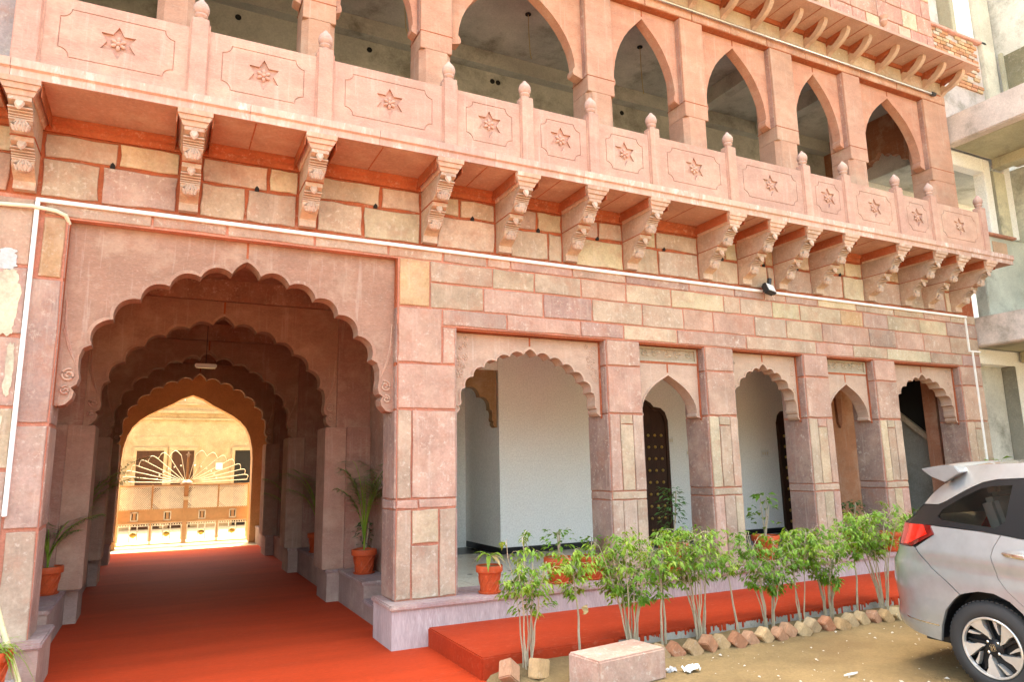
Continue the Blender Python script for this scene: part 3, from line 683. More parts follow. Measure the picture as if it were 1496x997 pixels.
# ---------------------------------------------------------------- upper gallery
UX = [(-4.2, -3.7), (-2.66, -2.30), (-1.17, -.79), (.26, .68), (2.72, 3.17), (4.457, 4.904), (6.357, 6.862), (8.114, 8.561), (10.35, XE)]
for i, (a, b) in enumerate(UX):
    c = jit(PEACH, .05); ch = .07
    sec = [(a + ch, 0), (b - ch, 0), (b, ch), (b, .40), (a, .40), (a, ch)]
    if i == 8: sec = [(a + ch, 0), (b, 0), (b, .40), (a, .40), (a, ch)]
    p = MB().prism([sec], 'z', ZSLAB - .002, 7.02).build('gallery_pillar', 'carved', PAL, c)
    h = MB().box(a, b, -.004, .40, 7.02, 8.662).build('pillar_head', 'carved', p, jit(c, .04), bevel=.006)
    MB().box(a - .004, b + .004, -.008, .41, 7.255, 7.265).build('bed_joint', 'mortar', p)
for (a0, a), (b, b1) in zip(UX, UX[1:]):
    w = (b - a) / 2
    h = ogee_half(w * .985, 7.25, 8.52 if w > .6 else 8.35)
    arch_panel('gallery_arch', a + .012, b - .012, 7.25, 8.655, h, .11, .27, PAL, jit((.64, .31, .21), .05), lip=0)
    for q in (a + .001, b - .014): MB().box(q, q + .013, .03, .12, 7.25, 8.65).build('arch_joint', 'stone', PAL, (.46, .27, .22))
up = MB().box(-4.5, XE, 0, .40, 8.663, 9.18).build('gallery_wall', 'mortar', PAL)
ux = [-4.5, -3.2, -1.9, -.8, .4, 1.6, 2.7, 3.8, 4.7, 5.5, 6.3, 7.2, 8.0, 8.6, 9.6, 10.3, XE]
for a, b in zip(ux, ux[1:]): stone(up, a, b, 8.668, 8.84, 0, col=jit((.64, .34, .23), .07), gap=.005)
EX = [x for x in [-3.9 + .66 * k for k in range(16)]] + [6.66, 7.227, 7.784, 8.344, 9.08, 9.81, 10.42, 10.985]
EX = sorted([x for x in EX if x < 6.3] + EX[-8:])
for a, b in zip(EX, EX[1:]): stone(up, a + .03, b - .03, 8.85, 9.12, 0, col=jit((.62, .46, .31), .07), gap=.006)
MB().prism([[(0, 9.12), (-.03, 9.12), (-.05, 9.18), (0, 9.18)]], 'x', -4.5, XE).build('cornice', 'mortar', PAL)
# eave slab on curved struts
ev = MB().prism([[(-.64, 9.185), (-.64, 9.235), (.3, 9.33), (.3, 9.181), (-.0, 9.181)]], 'x', -4.5, 11.2).build('eave', 'carved', PAL, (.60, .36, .28))
for a, b in zip(EX, EX[1:]):
    MB().box((a + b) / 2 - .006, (a + b) / 2 + .006, -.63, -.05, 9.178, 9.183).build('eave_joint', 'mortar', ev)
s0 = None
for x in EX:
    if s0 is None:
        inn = [(-.46 * math.sin(R(t)), 8.90 + .27 * (1 - math.cos(R(t))) ** .9) for t in range(0, 91, 10)]
        pf = [(0, 8.84), (-.02, 8.86)] + [(y - .005, z) for y, z in inn[1:]] + [(-.465, 9.183), (-.38, 9.183)] + [(y * .80, min(9.17, z + .075)) for y, z in reversed(inn[2:-1])] + [(-.06, 9.05), (0, 9.02)]
        s0 = MB().prism([pf], 'x', -.042, .042).build('eave_strut', 'carved', PAL, (.62, .42, .31)); s0.location.x = x
        MB().prism([[(0, 9.04), (-.05, 9.06), (-.30, 9.13), (-.37, 9.182), (0, 9.182)]], 'x', -.03, .03).build('strut_web', 'mortar', s0)
    else: copy_tree(s0, (x, 0, 0), parent=PAL)
# storey above the eave
tw = MB().box(-4.5, 10.95, 0, .4, 9.31, 13.4).build('upper_wall', 'mortar', PAL)
z = 9.34
while z < 13.2:
    h = rnd.uniform(.30, .42); x = 2.0 + rnd.uniform(0, .5)
    while x < 10.94:
        w = rnd.uniform(.35, .75); stone(tw, x, min(10.948, x + w), z, z + h, 0, col=jit(rnd.choice(((.56, .29, .23), (.58, .32, .25), (.60, .45, .31))), .1), gap=.008); x += w
    z += h
MB().box(-4.5, XE, .0, 13.0, 13.41, 13.5).build('roof', 'concrete', PAL, (.4, .38, .34))
c5 = MB()
for X in (7.6, 9.4):
    c5.lathe([(.001, 9.9), (.05, 9.93), (.075, 9.99), (.06, 10.03), (.09, 10.1)], 12, (X, -.04, 0))
c5.build('pendant_boss', 'carved', tw, (.62, .35, .26), smooth=True)
# raw concrete interior of the gallery
G = (.5, .49, .44)
MB().box(-4.5, 10.9, 2.70, 2.92, ZSLAB, 9.0).build('gallery_back_wall', 'concrete', PAL, (.62, .60, .53))
MB().box(-4.5, XE - .01, .401, 2.94, 9.0, 9.17).build('gallery_ceiling', 'concrete', PAL, (.62, .61, .56))
MB().box(-4.5, XE - .02, -.001, 2.94, 5.238, ZSLAB - .004).build('gallery_floor', 'concrete', PAL, G)
MB().box(-4.5, 10.88, 2.52, 2.699, 8.72, 8.999).build('ceiling_beam', 'concrete', PAL, (.60, .59, .53))
for X in (6.75, 8.6): MB().box(X, X + .22, .42, 2.51, 8.70, 8.999).build('ceiling_beam', 'concrete', PAL, (.60, .59, .53))
MB().box(-4.5, -4.3, .4, 2.7, ZSLAB, 9.0).build('gallery_end_wall', 'concrete', PAL, G)
sh = [(d, z) for d, z in cusp_half(.86, 6.9, 8.26, 5)]
gp = MB(); op = mirror(sh, 1.35)
gp.prism([[(.42, 6.9)] + op + [(2.69, 6.9), (2.69, 8.99), (.42, 8.99)]], 'x', 10.86, 10.99)
gp.box(10.86, 10.99, .41, .48, ZSLAB, 6.899).box(10.86, 10.99, 2.22, 2.69, ZSLAB, 6.899)
gp.build('gallery_side_arch', 'carved', PAL, (.42, .17, .09))
for X, Z in ((-1.69, 8.57), (-.77, 8.55), (.31, 8.57), (2.51, 8.55), (2.62, 8.55), (5.27, 8.56), (1.2, 8.0), (4.0, 7.9)):
    MB().lathe([(.045, 0), (.045, .012), (.001, .012)], 10, M=Matrix.Translation((X, 2.70, Z)) @ Matrix.Rotation(R(90), 4, 'X')).build('conduit_hole', 'hole', PAL)
for X, Y, L, lb in ((2.52, 1.33, .75, 'right part of the widest gallery arch'), (.55, 1.6, .7, 'narrow bay left of the widest gallery arch'), (4.70, 1.31, .85, 'pointed bay right of the widest gallery arch')):
    w = thing('hanging_wire', 'thin yellow wire hanging in the ' + lb, 'wire', (X, Y, 9.0), 'wires hanging in the gallery')
    MB().tube([(0, 0, 0), (.01, .01, -L * .5), (.03, .02, -L * .9), (.07, .05, -L)], .006, 5).build('strand', 'wire', w)
    MB().lathe([(.05, 0), (.05, -.015), (.001, -.015)], 10).build('ceiling_rose', 'hole', w)

# ---------------------------------------------------------------- conduits and floodlight
c = thing('white_conduit', 'long white square conduit running under the brackets and down the left wall', 'pipe')
MB().box(-3.53, 10.74, -.052, -.014, 4.375, 4.412).build('horizontal_run', 'plastic_white', c, bevel=.004)
MB().box(-3.532, -3.495, -.054, -.016, 1.49, 4.374).build('left_drop', 'plastic_white', c, bevel=.004)
c = thing('thin_white_conduit', 'thin white conduit dropping with a sideways jog down the right end pillar', 'pipe')
MB().box(10.70, 10.725, -.04, -.014, 3.775, 4.374).box(10.70, 11.03, -.04, -.014, 3.75, 3.774).box(10.79, 10.815, -.04, -.014, 1.2, 3.749).build('run', 'plastic_white', c)
c = thing('cream_cable', 'cream cable bending into the wall above the left pier', 'cable')
MB().tube([(-4.4, -.04, 4.28), (-3.75, -.045, 4.31), (-3.55, -.065, 4.315), (-3.36, -.05, 4.30), (-3.28, -.03, 4.27), (-3.255, .03, 4.21)], .02, 8).build('sleeve', 'plastic_cream', c, smooth=True)
c = thing('gallery_pipe', 'grey metal pipe with black end cap under the roof eave', 'pipe')
MB().tube([(-4.5, -.06, 8.82), (10.6, -.06, 8.79)], .022, 8).build('tube', 'chrome', c, smooth=True)
MB().tube([(10.57, -.06, 8.79), (10.66, -.06, 8.79)], .04, 10).build('end_cap', 'black_metal', c)
fl2 = thing('floodlight', 'black LED floodlight on an arm below the balcony brackets', 'floodlight', (5.70, -.17, 4.40))
M = Matrix.Rotation(R(-25), 4, 'X') @ Matrix.Rotation(R(12), 4, 'Z')
hb = MB().obox(M, .105, .03, .08).build('housing', 'black_metal', fl2, bevel=.008)
MB().obox(M @ Matrix.Translation((0, -.034, 0)), .085, .004, .06).build('lens', 'lamp_glass', hb)
for j in range(7): MB().obox(M @ Matrix.Translation((-.08 + j * .027, .045, 0)), .004, .014, .07).build('cooling_fin', 'black_metal', hb)
MB().tube([(0, .155, -.01), (0, .06, -.01), (0, .02, 0)], .018, 8).tube([(.03, .03, .07), (.05, .03, .17)], .035, 8).build('arm', 'black_metal', fl2)
# ---------------------------------------------------------------- gate and courtyard
GT = thing('iron_gate', 'cream and orange double iron gate with peacock fan top closing the passage', 'gate', (0, 13.4, 0))
for s in (-1, 1):
    xa, xb = (-3.22, -1.645) if s < 0 else (-1.615, -.05); xm = (xa + xb) / 2
    fr = MB()
    for X in (xa, xb - .04, xm - .02): fr.box(X, X + .04, -.02, .02, .03, 1.56)
    for Z in (.03, .585, .90, 1.52): fr.box(xa, xb, -.021, .021, Z, Z + .035)
    leaf = fr.build('gate_leaf', 'gate_orange', GT)
    for a, b in ((xa + .04, xm - .02), (xm + .02, xb - .04)):
        lt = MB(); n = 15; w = b - a; z0, z1 = .94, 1.47
        for k in range(-8, n + 1):
            for d in (1, -1):
                p = a + w * k / n; q = p + d * (z1 - z0) * 1.1
                pa, pb = (p, z0), (q, z1)
                if d < 0: pa, pb = (p + (z1 - z0) * 1.1, z0), (p, z1)
                t0, t1 = 0., 1.
                dx = pb[0] - pa[0]
                if dx > 0: t0 = max(t0, (a - pa[0]) / dx); t1 = min(t1, (b - pa[0]) / dx)
                else: t0 = max(t0, (b - pa[0]) / dx); t1 = min(t1, (a - pa[0]) / dx)
                if t1 - t0 < .03: continue
                lt.tube([(pa[0] + dx * t, .004 * d, pa[1] + (z1 - z0) * t) for t in (t0, t1)], .010, 6)
        lt.box(a, b, -.008, .008, 1.475, 1.518)
        lt.build('lattice', 'gate_white', leaf)
        MB().box(a, b, -.006, .006, .621, .899).build('panel', 'gate_orange', leaf)
        cx = (a + b) / 2; z = .64
        em = MB()
        for X0, X1, Z0, Z1 in ((-.09, -.06, .0, .24), (.06, .09, .0, .24), (-.09, .09, .21, .24), (-.09, .09, 0, .03)): em.box(cx + X0, cx + X1, -.012, -.007, z + Z0, z + Z1)
        em.build('fretwork', 'gate_white', leaf); MB().box(cx - .06, cx - .035, -.010, -.0065, .68, .84).box(cx + .035, cx + .06, -.010, -.0065, .68, .84).build('fret_gap', 'hole', leaf)
        kp = MB()                                       # open fretwork below, courtyard light falls through
        for Z in (.075, .135, .51, .57): kp.box(a, b, -.005, .005, Z, Z + .012)
        for q in (a, b - .03): kp.box(q, q + .03, -.004, .004, .14, .51)
        kp.box(cx - .10, cx - .075, -.004, .004, .147, .51); kp.box(cx + .075, cx + .10, -.004, .004, .147, .51)
        kp.box(cx - .076, cx + .076, -.003, .003, .27, .33)
        kp.build('kick_rail', 'gate_white', leaf)
        MB().lathe([(.075, 0), (.07, .012), (.03, .025), (.001, .03)], 8, M=Matrix.Translation((cx, -.006, .30)) @ Matrix.Rotation(R(90), 4, 'X')).build('rosette', 'brass', leaf)
        tr = MB()
        for k in range(12): tr.ball((a + w * (k + .5) / 12, -.008, .545), (.02, .006, .016), 6, 4); tr.ball((a + w * (k + .5) / 12, -.008, .10), (.012, .006, .018), 6, 4)
        tr.build('trim', 'gate_cream', leaf)['kind'] = 'stuff'
    fan = MB(); C0 = (-1.63 + s * .02, 1.60); ends = []
    for k in range(8):
        a = R(84 - k * 11.2); rx, rz = 1.48, .74
        ends.append((C0[0] + s * rx * math.cos(a), C0[1] + rz * math.sin(a) - .02))
    for e in ends: fan.tube([(C0[0], 0, C0[1]), (e[0], 0, e[1])], .008, 5)
    for A, B in zip(ends, ends[1:]):
        pts = []
        for j in range(9):
            t = j / 8; dx, dz = B[0] - A[0], B[1] - A[1]; L = math.hypot(dx, dz); nx, nz = (s * -dz / L, s * dx / L)
            h = .5 * L * math.sin(math.pi * t); pts.append((A[0] + dx * t + s * abs(dz) / L * h * .9 + 0, 0, A[1] + dz * t + abs(dx) / L * h))
        fan.tube(pts, .009, 5)
    fan.build('peacock_fan', 'gate_cream', leaf)
    bl = MB()
    for k in range(6):
        a = R(78 - k * 13); bl.ball((C0[0] + s * .72 * math.cos(a), 0, C0[1] + .46 * math.sin(a)), .022, 8, 5)
    bl.build('bead', 'gate_white', leaf)
MB().lathe([(.16, 0), (.15, .05), (.08, .10), (.05, .12)], 14, (-1.63, 0, 1.56)).build('fan_boss', 'gate_orange', GT, smooth=True)
MB().box(-1.655, -1.605, -.03, .03, .03, 2.27).build('meeting_post', 'gate_orange', GT)
MB().prism([[(-1.63, 2.42), (-1.60, 2.36), (-1.555, 2.345), (-1.60, 2.32), (-1.61, 2.26), (-1.65, 2.26), (-1.66, 2.32), (-1.705, 2.345), (-1.66, 2.36)]], 'y', -.02, .02).build('spear_finial', 'gate_white', GT)
MB().box(-1.69, -1.57, -.05, .03, 1.15, 1.24).build('latch', 'gate_cream', GT)
CY = thing('courtyard_house', 'golden sandstone house with brown doors across the sunlit courtyard', 'building', (0, 20, 0))
MB().box(-9, 8, 0, 3, 0, 5.0).build('wall', 'cream_stone', CY)
for Z, h, d in ((3.95, .10, .12), (3.72, .06, .06), (4.25, .05, .05)): MB().box(-9, 8, -d, -.001, Z, Z + h).build('string_course', 'cream_stone', CY)
MB().box(-3.4, -1.06, -.03, -.001, 1.2, 3.13).build('door_surround', 'cream_stone', CY)
for a, b, m_ in ((-3.03, -2.19, 'fabric_grey'), (-1.93, -1.23, 'fabric_grey'), (.12, .9, 'hole')):
    d = MB().box(a, b, -.07, -.031, .02, 2.64).build('door', 'wood' if m_ == 'fabric_grey' else 'hole', CY)
    MB().prism([[(a - .1, .02), (a, .02), (a, 2.64), (b, 2.64), (b, .02), (b + .1, .02), (b + .1, 2.76), (a - .1, 2.76)]], 'y', -.1, -.03).build('door_frame', 'cream_stone', d)
    if m_ != 'hole':
        for Z in (.3, 1.1, 1.9): MB().box(a + .1, b - .1, -.08, -.069, Z, Z + .6).build('door_panel', 'wood', d)
MB().box(-.50, -.28, -.12, -.001, 1.96, 2.2).build('meter_box', 'plastic_white', CY, bevel=.01)
rl = MB()
for k in range(40): rl.box(-4.5 + k * .16, -4.47 + k * .16, -.02, .01, 5.0, 5.75)
rl.box(-4.6, 2, -.03, .02, 5.75, 5.8).build('roof_railing', 'sky_rail', CY)
for a, c_ in ((-2.9, 1), (-1.62, 1), (-.35, 1)): MB().tube([(a, -.03, 4.95), (a - .01, -.05, 4.4)], .018, 6).build('waterspout', 'plastic_white', CY)

# ---------------------------------------------------------------- unfinished concrete wing on the right
WG = thing('concrete_wing', 'unfinished grey concrete building with open slabs and bare brick infill', 'building', (11.06, 0, 0))
def wbox(n, m, c, x0, x1, y0, y1, z0, z1, b=.012): return MB().box(x0 - 11.06, x1 - 11.06, y0, y1, z0, z1).build(n, m, WG, c, bevel=b)
PALE = (.62, .60, .52); GREEN = (.50, .49, .38); GREY = (.44, .43, .37)
for z0, z1 in ((7.905, 8.48), (3.885, 4.43)):
    wbox('slab', 'concrete', (.76, .66, .60), 11.14, 13.6, -7.5, .16, z0, z1, .02)
    MB().box(.3, 2.45, -7.4, .12, z0 - .006, z0 - .001).build('slab_soffit', 'concrete', WG, (.56, .53, .37))
    wbox('slab_beam', 'concrete', (.60, .56, .40), 12.60, 12.86, -7.4, .13, z0 - .22, z0 - .007)
wbox('back_wall', 'white_wall', None, 11.05, 22, 2.0, 2.2, 0, 13)
for z0, z1 in ((7.91, 8.47), (3.89, 4.42), (11.9, 12.3)): wbox('inner_slab', 'concrete', (.74, .73, .68), 11.3, 22, .36, 1.99, z0, z1)
wbox('spandrel', 'concrete', (.70, .71, .60), 11.9, 13.6, .18, .40, 4.431, 6.22)
wbox('plaster_scar', 'concrete', (.80, .52, .36), 12.3, 12.78, .165, .181, 5.75, 6.12, 0)
wbox('sill', 'brick', (.55, .24, .17), 12.1, 13.06, .10, .42, 6.221, 6.27)
wbox('window_head', 'white_wall', None, 11.06, 12.40, .19, .40, 7.60, 7.903)
wbox('window_jamb', 'white_wall', None, 12.405, 12.63, .19, .42, 6.271, 7.903)
wbox('column', 'concrete', (.44, .42, .33), 12.632, 12.70, .17, .44, 6.271, 7.68)
wbox('column', 'concrete', (.80, .75, .55), 12.701, 13.08, .165, .45, 6.271, 7.68)
wbox('window_jamb', 'white_wall', None, 13.10, 13.35, .19, .42, 6.271, 7.903)
wbox('column', 'concrete', (.68, .64, .52), 12.88, 13.35, .12, .5, 8.481, 13)
wbox('wing_wall', 'concrete', (.68, .66, .58), 13.38, 13.62, -7.5, .5, 8.481, 13)
wbox('wing_wall', 'concrete', (.74, .73, .60), 13.62, 13.85, -7.5, .5, 4.431, 7.904)
wbox('wing_wall', 'concrete', (.80, .78, .72), 13.33, 13.6, -7.5, .5, 0, 3.884)
wbox('doorway', 'concrete', (.24, .22, .14), 13.372, 13.379, -.62, -.02, 8.481, 10.35, 0)
wbox('door_reveal', 'concrete', (.52, .49, .36), 13.30, 13.379, -.02, .06, 8.481, 10.42)
wbox('window_head', 'white_wall', None, 11.06, 13.2, .19, .40, 3.60, 3.883)
wbox('lower_wall', 'concrete', (.80, .78, .70), 11.06, 12.50, .42, .6, 0, 3.599)
wbox('lower_jamb', 'concrete', (.34, .32, .26), 12.43, 12.47, .17, .419, 0, 3.599)
wbox('lower_jamb', 'white_wall', None, 12.475, 12.85, .18, .6, 0, 3.599)
bw = wbox('brick_infill', 'concrete', (.66, .58, .54), 11.06, 12.87, .20, .40, 8.481, 10.58)
wbox('brick_coping', 'brick', (.60, .30, .24), 11.05, 13.06, .12, .42, 10.581, 10.65)
wbox('window_jamb', 'concrete', (.50, .47, .34), 12.05, 12.20, .2, .6, 10.651, 13); wbox('window_jamb', 'white_wall', None, 12.21, 12.86, .24, .6, 10.651, 13)
wbox('window_back', 'concrete', (.80, .77, .70), 11.06, 12.04, .45, .6, 10.651, 13)
z = 9.42; row = 0
while z < 10.55:
    x = 11.09 + (.1 if row % 2 else 0) + max(0, (9.8 - z)) * .6
    while x < 12.64:
        w = .19
        if rnd.random() < .95:
            MB().box(x - 11.06, x + w - 11.06, .178 - rnd.uniform(0, .016), .205, z, z + .064).build('brick', 'brick', bw, jit(rnd.choice(((.50, .25, .13), (.50, .34, .20), (.46, .22, .12), (.52, .42, .32))), .12))
        x += w + .02
    z += .084; row += 1
st = thing('brick_stack', 'small stack of loose red bricks on the raw concrete balcony', 'bricks', (12.72, -.12, 8.48))
for k in range(7):
    for j in range(2): MB().box(-.13 + j * .14, -.005 + j * .14, -.12, .12, k * .075, k * .075 + .07).build('brick', 'brick', st, jit((.62, .27, .13), .12))

# ---------------------------------------------------------------- potted plants
POTS = {}
def add_leaf(mb, base, d, n, L, w, droop=.25, seg=2):
    """folded blade: midrib of seg+1 points with two sides"""
    d = d.normalized(); side = d.cross(n).normalized(); vs = []; fs = []
    for i in range(seg + 1):
        t = i / seg; p = base + d * (L * t) - Vector((0, 0, droop * L * t * t)); ww = w * math.sin(math.pi * min(1, .12 + .88 * t)) if 0 < i < seg else w * .12 * (i < seg)
        up = n * (.25 * ww)
        vs += [p + side * ww + up, p, p - side * ww + up]
    for i in range(seg): fs += [(i * 3, i * 3 + 1, i * 3 + 4, i * 3 + 3), (i * 3 + 1, i * 3 + 2, i * 3 + 5, i * 3 + 4)]
    mb.add(vs, fs)
def rv(r, k=1): return Vector((r.uniform(-k, k), r.uniform(-k, k), r.uniform(-k, k)))
def pot(root, r=.15, h=.30, saucer=True):
    key = (r, h, saucer)
    if key not in POTS:
        pm = MB(); n = 24; prof = [(.001, .004), (.62, .0), (.64, .02), (.84, .72), (.86, .74), (1.0, .76), (1.02, .80), (1.02, .97), (.98, 1.0), (.90, 1.0), (.88, .90), (.001, .90)]
        vs = []; fs = []
        for q, (a, z) in enumerate(prof):
            for i in range(n):
                an = 2 * math.pi * i / n; rr = a * r
                if 1 < q < 4: pass
                vs.append((rr * math.cos(an), rr * math.sin(an), z * h))
        for q in range(len(prof) - 1): fs += [(q * n + i, q * n + (i + 1) % n, (q + 1) * n + (i + 1) % n, (q + 1) * n + i) for i in range(n)]
        pm.add(vs, fs); me1 = pm.build('pot', 'terracotta', root, smooth=True)
        sp = MB()
        for k in range(9):
            a0 = k * 2 * math.pi / 9
            sp.tube([((.66 + .19 * t) * r * math.cos(a0 + t * 1.1), (.66 + .19 * t) * r * math.sin(a0 + t * 1.1), h * (.06 + .66 * t)) for t in [j / 6 for j in range(7)]], .007 * r / .15, 5)
        me2 = sp.build('spiral_ridge', 'terracotta', me1, smooth=True)
        me3 = MB().lathe([(.001, .0), (.80 * r, 0), (.88 * r, .02), (.84 * r, .022), (.001, .008)], 20).build('saucer', 'terracotta', root, smooth=True, loc=(0, 0, -.002))
        me4 = MB().lathe([(.89 * r, h * .93), (.5 * r, h * .95), (.001, h * .96)], 16).build('potting_soil', 'soil', root)
        POTS[key] = (me1.data, me2.data, me3.data, me4.data); return
    a, b, c_, d = POTS[key]
    p = link('pot', a, None, root); link('spiral_ridge', b, None, p); link('potting_soil', d, None, root)
    if saucer: link('saucer', c_, None, root, loc=(0, 0, -.002))
def palm(root, base, H, n, seed, mat='leaf_palm', arch=.5):
    r = random.Random(seed); st_ = MB(); lf = MB()
    for k in range(n):
        a = 2 * math.pi * k / n + r.uniform(-.5, .5); L = H * r.uniform(.6, 1.0); out = arch * L * r.uniform(.5, 1.0)
        P = []; 
        for i in range(11):
            t = i / 10; P.append(Vector((math.cos(a) * out * t ** 2.0, math.sin(a) * out * t ** 2.0, base + L * (t - .28 * t ** 3 * (1 if out > .2 else .4)))))
        st_.tube(P, [.011 * (1 - .8 * i / 10) for i in range(11)], 5)
        for i in range(24):
            t = .42 + .58 * i / 24; q = min(9, int(t * 10)); f = t * 10 - q; p = P[q].lerp(P[q + 1], f); d = (P[q + 1] - P[q]).normalized()
            sd_ = d.cross(Vector((0, 0, 1))); sd_ = sd_.normalized() if sd_.length > .05 else Vector((1, 0, 0))
            for s in (-1, 1):
                add_leaf(lf, p, d * .55 + sd_ * s + rv(r, .12), Vector((0, 0, 1)), L * .24 * (1.1 - .55 * abs(t - .62) / .4), .0095, .30, 2)
    st_.build('stem', 'leaf_light', root, smooth=True); lf.build('frond', mat, root, recalc=False)
def bush(root, base, H, Rr, n, seed, mat='leaf_dark', L=.09, w=.022):
    r = random.Random(seed); lf = MB(); sm = MB()
    for k in range(3):
        a = r.uniform(0, 6.3); sm.tube([(0, 0, base), (math.cos(a) * Rr * .3, math.sin(a) * Rr * .3, base + H * .5), (math.cos(a) * Rr * .5, math.sin(a) * Rr * .5, base + H * .95)], [.012, .008, .004], 5)
    for k in range(n):
        t = r.random() ** .7; a = r.uniform(0, 6.3); q = Rr * math.sqrt(r.random()) * (1.1 - .6 * abs(t - .5))
        p = Vector((math.cos(a) * q, math.sin(a) * q, base + H * (.12 + .88 * t)))
        add_leaf(lf, p, Vector((math.cos(a), math.sin(a), r.uniform(-.4, .6))) + rv(r, .4), (Vector((0, 0, 1)) + rv(r, .4)).normalized(), L * r.uniform(.6, 1.2), w * r.uniform(.7, 1.2), .35)
    sm.build('stem', 'bark', root); lf.build('foliage', mat, root, recalc=False)
def potted(label, loc, kind, r=.15, h=.30, seed=1, name='potted_plant', **kw):
    t = thing(name, label, 'potted plant', loc); pot(t, r, h)
    if kind == 'palm': palm(t, h * .92, kw.get('H', 1.2), kw.get('n', 9), seed, arch=kw.get('arch', .5))
    elif kind == 'bush': bush(t, h * .92, kw.get('H', .5), kw.get('Rr', .18), kw.get('N', 120), seed, kw.get('mat', 'leaf_dark'), kw.get('L', .09), kw.get('w', .022))
    elif kind == 'broad':
        rr = random.Random(seed); lf = MB(); dr = MB()
        for k in range(11):
            a = k * 2.4; add_leaf(dr if k in (2, 5, 9) else lf, Vector((0, 0, h * .92 + .12)), Vector((math.cos(a), math.sin(a), rr.uniform(.3, 1.1))), Vector((0, 0, 1)), rr.uniform(.20, .30), .028, rr.uniform(.5, 1.1), 4)
        MB().tube([(0, 0, h * .9), (.01, 0, h * .92 + .14)], .009, 5).build('stem', 'bark', t)
        lf.build('leaf', 'leaf_light', t, recalc=False); dr.build('dry_leaf', 'leaf_dry', t, recalc=False)
    return t
Z0 = ZPL + .002
potted('terracotta pot with half dried broad leaves at the plinth edge beside the first pillar', (1.10, -.03, Z0), 'broad', seed=3)
potted('tall areca palm in a spiral ribbed pot on the passage ledge behind the first pillar', (.27, 2.30, Z0), 'palm', .17, .32, 5, H=1.9, n=10, arch=.42)
potted('small leafy pot tucked behind the tall palm on the passage ledge', (.40, 2.72, Z0), 'bush', .14, .29, 6, H=.4, Rr=.14, N=60)
potted('arching palm pot on the right ledge between the second and third passage piers', (.24, 5.35, Z0), 'palm', .17, .32, 8, H=1.7, n=8, arch=.7)
potted('slender palm pot on the right ledge before the last passage pier', (.26, 8.5, Z0), 'palm', .17, .32, 9, H=1.5, n=7, arch=.7)
potted('feathery dark fern pot on the left ledge just inside the entrance arch', (-3.46, 2.75, Z0), 'palm', .17, .32, 12, H=1.0, n=9, arch=.75)
potted('palm pot on the left ledge deeper along the passage', (-3.47, 5.9, Z0), 'palm', .17, .32, 13, H=1.7, n=9, arch=.75)
potted('wide fronded palm pot on the left ledge near the iron gate', (-3.42, 9.0, Z0), 'palm', .17, .32, 14, H=2.3, n=9, arch=.6)
potted('broad terracotta pot with low leaves hidden behind the saplings after the dried one', (2.13, .16, Z0), 'bush', .19, .30, 21, H=.35, Rr=.2, N=70, mat='leaf')
potted('shallow terracotta pot with sparse leaves beside the second pillar', (2.62, .20, Z0), 'bush', .18, .28, 22, H=.25, Rr=.16, N=50, mat='leaf')
potted('terracotta pot with an upright dark shrub in front of the studded door', (3.86, .12, Z0), 'bush', .20, .36, 23, H=.75, Rr=.15, N=170)
potted('terracotta pot with long bare stalks and round leaves before the white wall', (5.75, .35, Z0), 'bush', .2, .34, 24, H=.62, Rr=.2, N=34, mat='leaf', L=.13, w=.04)
potted('terracotta pot with small dense shrub between the fourth and fifth pillars', (7.55, .30, Z0), 'bush', .2, .34, 25, H=.45, Rr=.2, N=160)
potted('terracotta pot with leafy shrub just before the fifth pillar', (8.0, -.03, Z0), 'bush', .15, .30, 26, H=.3, Rr=.18, N=80, mat='leaf')
potted('terracotta pot standing against the fifth pillar behind the car tail', (8.75, .05, Z0), 'bush', .2, .34, 27, H=.3, Rr=.2, N=90, mat='leaf')
potted('terracotta pot with broad green leaves standing before the end pillar', (10.93, -.02, Z0), 'bush', .18, .32, 28, H=1.10, Rr=.22, N=120, mat='leaf_light', L=.16, w=.05)
# pot with trailing grass on a stone ledge at the far left, bamboo pole beside it
lg = struct(MB().box(-4.3, -3.24, -1.1, -.24, -.05, .19).build('stone_ledge', 'stone', None, (.42, .42, .43), bevel=.015))
t = thing('potted_plant', 'terracotta pot with trailing spider grass on the grey stone ledge', 'potted plant', (-3.42, -.62, .195)); pot(t, .15, .30)
r_ = random.Random(4); lf = MB(); dr = MB()
for k in range(70):
    a = r_.uniform(0, 6.3); add_leaf(dr if k % 6 == 0 else lf, Vector((.05 * math.cos(a), .05 * math.sin(a), .28)), Vector((math.cos(a), math.sin(a), r_.uniform(.6, 2.2))), Vector((0, 0, 1)), r_.uniform(.22, .42), .006, r_.uniform(.6, 1.5), 5)
lf.build('grass_blades', 'leaf_light', t, recalc=False); dr.build('dry_blades', 'leaf_dry', t, recalc=False)
bp = thing('bamboo_pole', 'pale bamboo pole leaning on the left wall beside the grass pot', 'pole', (-3.20, -.58, .19))
A = Vector((0, -.03, 0)); B = Vector((-.62, .50, 1.55)); rad = []; pts = []
for i in range(25): t_ = i / 24; pts.append(A.lerp(B, t_)); rad.append(.021 + (.004 if i % 5 == 0 else 0))
MB().tube(pts, rad, 10).build('culm', 'bamboo', bp, smooth=True)
MB().tube([A - (B - A).normalized() * .02, A + (B - A).normalized() * .05], .024, 10).build('red_tip', 'mortar', bp)

